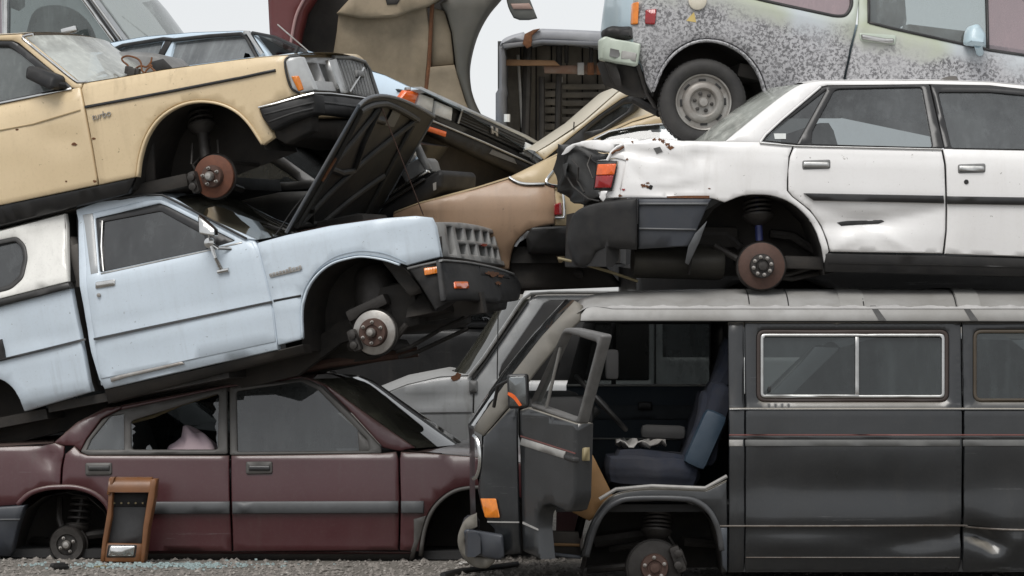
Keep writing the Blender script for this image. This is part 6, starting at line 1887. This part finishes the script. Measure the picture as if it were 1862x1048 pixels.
# ================================================================== dark red truck wing seen from inside
X_ = Fr(700, 230, 26.2, yaw=0, wd=.9)
rw = thing('truck_wing', 'upended dark red truck wing with tan inner lining against the sky', 'truck part', X_.M)
X_.panel('outer_skin', [(484, -60), (600, -60), (575, -10), (556, 20), (546, 60), (540, 110), (505, 110), (490, 60)], m_dkred, rw, th=.5, bev=.03)
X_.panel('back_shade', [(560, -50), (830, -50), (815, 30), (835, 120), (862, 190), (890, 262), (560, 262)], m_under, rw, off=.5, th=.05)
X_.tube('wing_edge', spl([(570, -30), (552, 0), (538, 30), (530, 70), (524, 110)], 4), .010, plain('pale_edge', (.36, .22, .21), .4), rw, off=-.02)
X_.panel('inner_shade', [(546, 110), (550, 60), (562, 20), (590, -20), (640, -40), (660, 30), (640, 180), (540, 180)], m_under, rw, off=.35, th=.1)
X_.dent(690, 150, .5, .25, .06)
X_.dent(640, 90, .12, .4, -.05, 10)
X_.dent(745, 110, .06, .3, .06)
ln = X_.panel('lining', spl([(616, 22), (660, 28), (720, 26), (752, 14), (775, 8)], 3) + [(782, 60), (778, 110), (770, 190), (760, 250), (600, 250), (604, 110), (612, 60)], m_truck, rw, off=.12, th=.2, bev=.008, grid=.06)
X_.panel('lining_lip', [(612, 24), (632, 2), (660, -30), (790, -40), (812, -10), (780, 10), (752, 18), (720, 30), (660, 33)], m_truck, rw, off=.02, th=.2, bev=.012)
X_.panel('lip_hollow', [(700, -4), (728, -2), (722, 8), (704, 9)], m_under, rw, off=.01, th=.02)
X_.panel('lining_side', [(786, 14), (808, 20), (820, 60), (826, 118), (784, 122), (780, 60)], m_truck, rw, off=.16, th=.15, bev=.008)
X_.panel('lining_foot', [(782, 122), (826, 118), (846, 184), (880, 260), (770, 260), (772, 170)], m_truck, rw, off=.10, th=.2, bev=.008)
X_.tube('rust_fold', [(786, 6), (783, 60), (780, 120), (772, 190)], .014, m_rustspot, rw, off=.115)
X_.panel('arch_band', spl([(912, -12), (886, 20), (866, 60), (854, 110), (855, 150), (864, 185), (884, 225)], 4) + [(900, 260), (870, 260), (848, 186), (830, 130), (822, 60), (812, 24), (800, 6), (830, -14)], plain('grey_olive_arch', (.060, .056, .046), .6, 0, .5, 6, .2, (.10, .09, .07)), rw, off=.08, th=.6, bev=.02)
fl_ = X_.panel('hanging_flap', spl([(917, -20), (924, 12), (934, 32)], 3) + [(945, 36), (962, 36), (977, 33), (964, 0), (956, -20)], plain('olive_grey_flap', (.10, .10, .088), .5), rw, off=.2, th=.05, bev=.01)
X_.panel('flap_reflection', [(928, 7), (962, 6), (969, 17), (933, 17)], plain('rosy_reflection', (.33, .22, .18), .4), fl_, off=.19, th=.02)  # reddish reflection painted onto the mirror-like hanging piece
X_.tube('flap_arm', [(936, -18, .2), (900, -45, .2), (800, -40, .2)], .03, m_under, rw)

# ================================================================== black car corner behind the raised bonnet
O_ = Fr(745, 380, 24.25, yaw=-22, pitch=24, wd=.8)
bc = thing('sedan', 'black car corner with headlamp showing beside the raised bonnet', 'car', O_.M)
O_.panel('bumper', rnd([(672, 398), (690, 380), (782, 318), (798, 308), (806, 316), (804, 342), (780, 362), (700, 402)], 5), m_bumper, bc, off=-.05, th=.5, bev=.025)
O_.band('bumper_trim', [(688, 378), (770, 326)], 4, m_bumper, bc, off=-.07, th=.03)
O_.band('chrome_strip', [(688, 368), (730, 340), (776, 311)], 6, m_chrome, bc, off=-.03, th=.05)
O_.panel('lamp_housing', rnd([(727, 315), (730, 304), (765, 286), (772, 292), (778, 312), (738, 334)], 3), m_greyplas, bc, off=.0, th=.2, bev=.01)
O_.panel('headlamp', rnd([(734, 291), (741, 276), (752, 270), (751, 284), (740, 296)], 3), m_clear, bc, off=.02, th=.05, bev=.008)
O_.panel('lamp_post', [(753, 262), (757, 260), (780, 308), (775, 312), (757, 284)], m_greyplas, bc, off=-.01, th=.05)
O_.panel('fender', [(660, 400), (700, 340), (735, 290), (755, 262), (700, 250), (620, 330), (600, 420)], m_blackgloss, bc, off=.05, th=.5, bev=.03)
O_.panel('sticker', rnd([(787, 334), (793, 331), (793, 345), (788, 347)], 1), m_palestripe, bc, off=-.056, th=.003, bev=0)


# ================================================================== black car shells added behind to block sky light in the gaps
def shell(name, label, u, v, d, yaw, pitch, mat, length=4.2, height=1.25, wd=1.6):
    f = Fr(u, v, d, yaw=yaw, pitch=pitch, wd=wd)
    k = length / 4.2
    h = height / 1.25

    def px(pts):
        out = []
        for x, z in pts:
            w = f.M @ Vector((x * k, 0, z * h))
            t_ = w - Vector((0, 0, EYE))
            out.append((CX + F * t_.x / t_.y, CY - F * t_.z / t_.y))
        return out
    f.prof = [(0, .06), (.25 * h, 0), (.7 * h, .02), (.75 * h, .04), (1.25 * h, .22)]
    o = thing(name, label, 'car', f.M)
    body = [(-2.1, .22), (-2.1, .62), (-1.95, .70), (-1.2, .76), (1.0, .74), (1.95, .62), (2.1, .5), (2.1, .2), (1.75, .18)]
    arch1 = [(1.35 + .36 * math.cos(R(a)), .18 + .36 * math.sin(R(a))) for a in range(0, 181, 20)]
    arch2 = [(-1.3 + .36 * math.cos(R(a)), .18 + .36 * math.sin(R(a))) for a in range(0, 181, 20)]
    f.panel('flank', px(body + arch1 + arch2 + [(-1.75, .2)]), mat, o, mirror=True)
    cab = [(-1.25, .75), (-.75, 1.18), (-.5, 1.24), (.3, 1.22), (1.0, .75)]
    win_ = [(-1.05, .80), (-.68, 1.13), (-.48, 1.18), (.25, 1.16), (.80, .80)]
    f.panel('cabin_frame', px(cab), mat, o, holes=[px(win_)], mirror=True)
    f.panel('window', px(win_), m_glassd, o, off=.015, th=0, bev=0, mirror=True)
    f.loft('roof', px([(-.75, 1.18), (-.5, 1.24), (.3, 1.22)]), mat, o, bulge=(0, .03))
    f.loft('windscreen', px([(.3, 1.22), (1.0, .75)]), m_glassd, o, bulge=(.15, 0))
    f.loft('rear_glass', px([(-1.25, .76), (-.75, 1.18)]), m_glassd, o, bulge=(-.12, 0))
    f.loft('bonnet', px([(1.0, .74), (1.95, .62), (2.1, .5), (2.1, .2)]), mat, o, bulge=(.1, .03))
    f.loft('boot', px([(-2.1, .22), (-2.1, .62), (-1.95, .7), (-1.25, .76)]), mat, o, bulge=(-.08, .02))
    for a in (arch1, arch2):
        f.well(px(a), m_under, o, depth=.5)
    MB().box((0, wd / 2, .22 * h), (3.9 * k, 1.4, .06)).build('floor_pan', m_under, o, f.M)
    return o


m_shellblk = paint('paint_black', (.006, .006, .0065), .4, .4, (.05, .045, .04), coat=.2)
shell('hatchback', 'added black car shell blocking light in the gap above the maroon sedan bonnet', 60, 985, 25.6, -4, 0, m_shellblk)
shell('sedan', 'added black car shell darkening the gap under the beige sedan nose', 345, 590, 25.0, -6, 3, m_shellblk, 3.9, 1.35)
shell('sedan', 'added black car shell closing off light under the bronze coupe', 1060, 575, 31.5, 2, 0, m_shellblk, 4.4, 1.2)
shell('sedan', 'added flat black car shell blocking light between van roof and white sedan', 1830, 585, 23.5, 0, 0, m_shellblk, 4.4, .62)
shell('sedan', 'added black car shell blocking light between pickup nose and silver van', 700, 800, 31.8, -3, 0, m_shellblk, 4.6, 1.5)
shell('hatchback', 'added black car shell darkening the view through the charcoal van windows', 1750, 1040, 24.2, 0, 0, m_shellblk, 4.2, 1.45)

# ================================================================== ground details
rg_ = random.Random(21)
vs, fs = [], []
for k in range(5200):
    x = rg_.uniform(-3.4, .3) if k % 5 else rg_.uniform(.3, 3.2)
    y = rg_.uniform(21.0, 24.2)
    s = rg_.choice((.006, .008, .010, .012, .016, .022)) * rg_.uniform(.7, 1.3)
    b = len(vs)
    for dx, dy, dz in ((1, 0, .1), (.3, 1, 0), (-.8, .6, .1), (-.8, -.6, 0), (.3, -1, .1), (0, 0, .75), (.1, 0, -.4)):
        vs.append((x + s * (dx + rg_.uniform(-.25, .25)), y + s * (dy + rg_.uniform(-.25, .25)), max(-.01, s * (dz + rg_.uniform(-.15, .2)))))
    for i in range(5):
        fs.append([b + i, b + (i + 1) % 5, b + 5])
        fs.append([b + (i + 1) % 5, b + i, b + 6])
gv = MB()
gv.v = [Vector(p) for p in vs]
gv.f = fs
gvo = gv.build('gravel', m_stone, None, Matrix(), smooth=False)
tag(gvo, 'loose grey stones scattered over the gravel ground', None, kind='stuff')
vs, fs = [], []
for k in range(420):
    x = -2.25 + rg_.gauss(.25, .32)
    y = 22.75 + rg_.gauss(0, .12)
    s = rg_.uniform(.005, .012)
    a = rg_.uniform(0, 3)
    b = len(vs)
    c_, d_ = math.cos(a) * s, math.sin(a) * s
    vs += [(x + c_, y + d_, .004), (x - d_, y + c_, .004), (x - c_, y - d_, .004), (x + d_, y - c_, .004), (x + c_, y + d_, .004 + s), (x - d_, y + c_, .004 + s), (x - c_, y - d_, .004 + s), (x + d_, y - c_, .004 + s * .8)]
    fs += [[b, b + 1, b + 5, b + 4], [b + 1, b + 2, b + 6, b + 5], [b + 2, b + 3, b + 7, b + 6], [b + 3, b, b + 4, b + 7], [b + 4, b + 5, b + 6, b + 7]]
gs = MB()
gs.v = [Vector(p) for p in vs]
gs.f = fs
gso = gs.build('glass_crumbs', m_shard, None, Matrix(), smooth=False)
tag(gso, 'pale green crumbs of broken glass beside the wooden console', None, kind='stuff')
# black hose by the van bumper
hp = [(805, 1046), (830, 1040), (858, 1036), (885, 1033), (912, 1030), (940, 1026)]
pts = []
for u, v in spl(hp, 4):
    d_ = F * (EYE - .02) / (v - CY)
    pts.append(Vector(((u - CX) / F * d_, d_, .02)))
hs_ = MB().tube(pts, .016, 10).build('rubber_hose', m_black, None, Matrix())
tag(hs_, 'black rubber hose lying on the gravel under the van bumper', 'hose')
# a few bits of litter
for k, (u, v, nm, lb, mt, sz) in enumerate(((108, 1036, 'dark_scrap', 'dark lump of scrap on the gravel below the maroon rear brake', m_black, (.09, .06, .03)), (848, 1028, 'white_scrap', 'white scrap of paper beside the hose at the van bumper', m_cloth, (.07, .05, .015)), (182, 1034, 'yellow_leaf', 'yellowish leaf scrap on the gravel left of the console foot', m_brass, (.06, .04, .012)))):
    d_ = F * EYE / (v - CY)
    b = MB().box((0, 0, sz[2] / 2), sz, Matrix.Rotation(.4, 4, 'Z'), sz[2] * .3)
    rr = random.Random(k)
    b.v = [p * rr.uniform(.8, 1.2) for p in b.v]
    o = b.build(nm, mt, None, Matrix.Translation(((u - CX) / F * d_, d_, .004)))
    tag(o, lb, 'scrap')
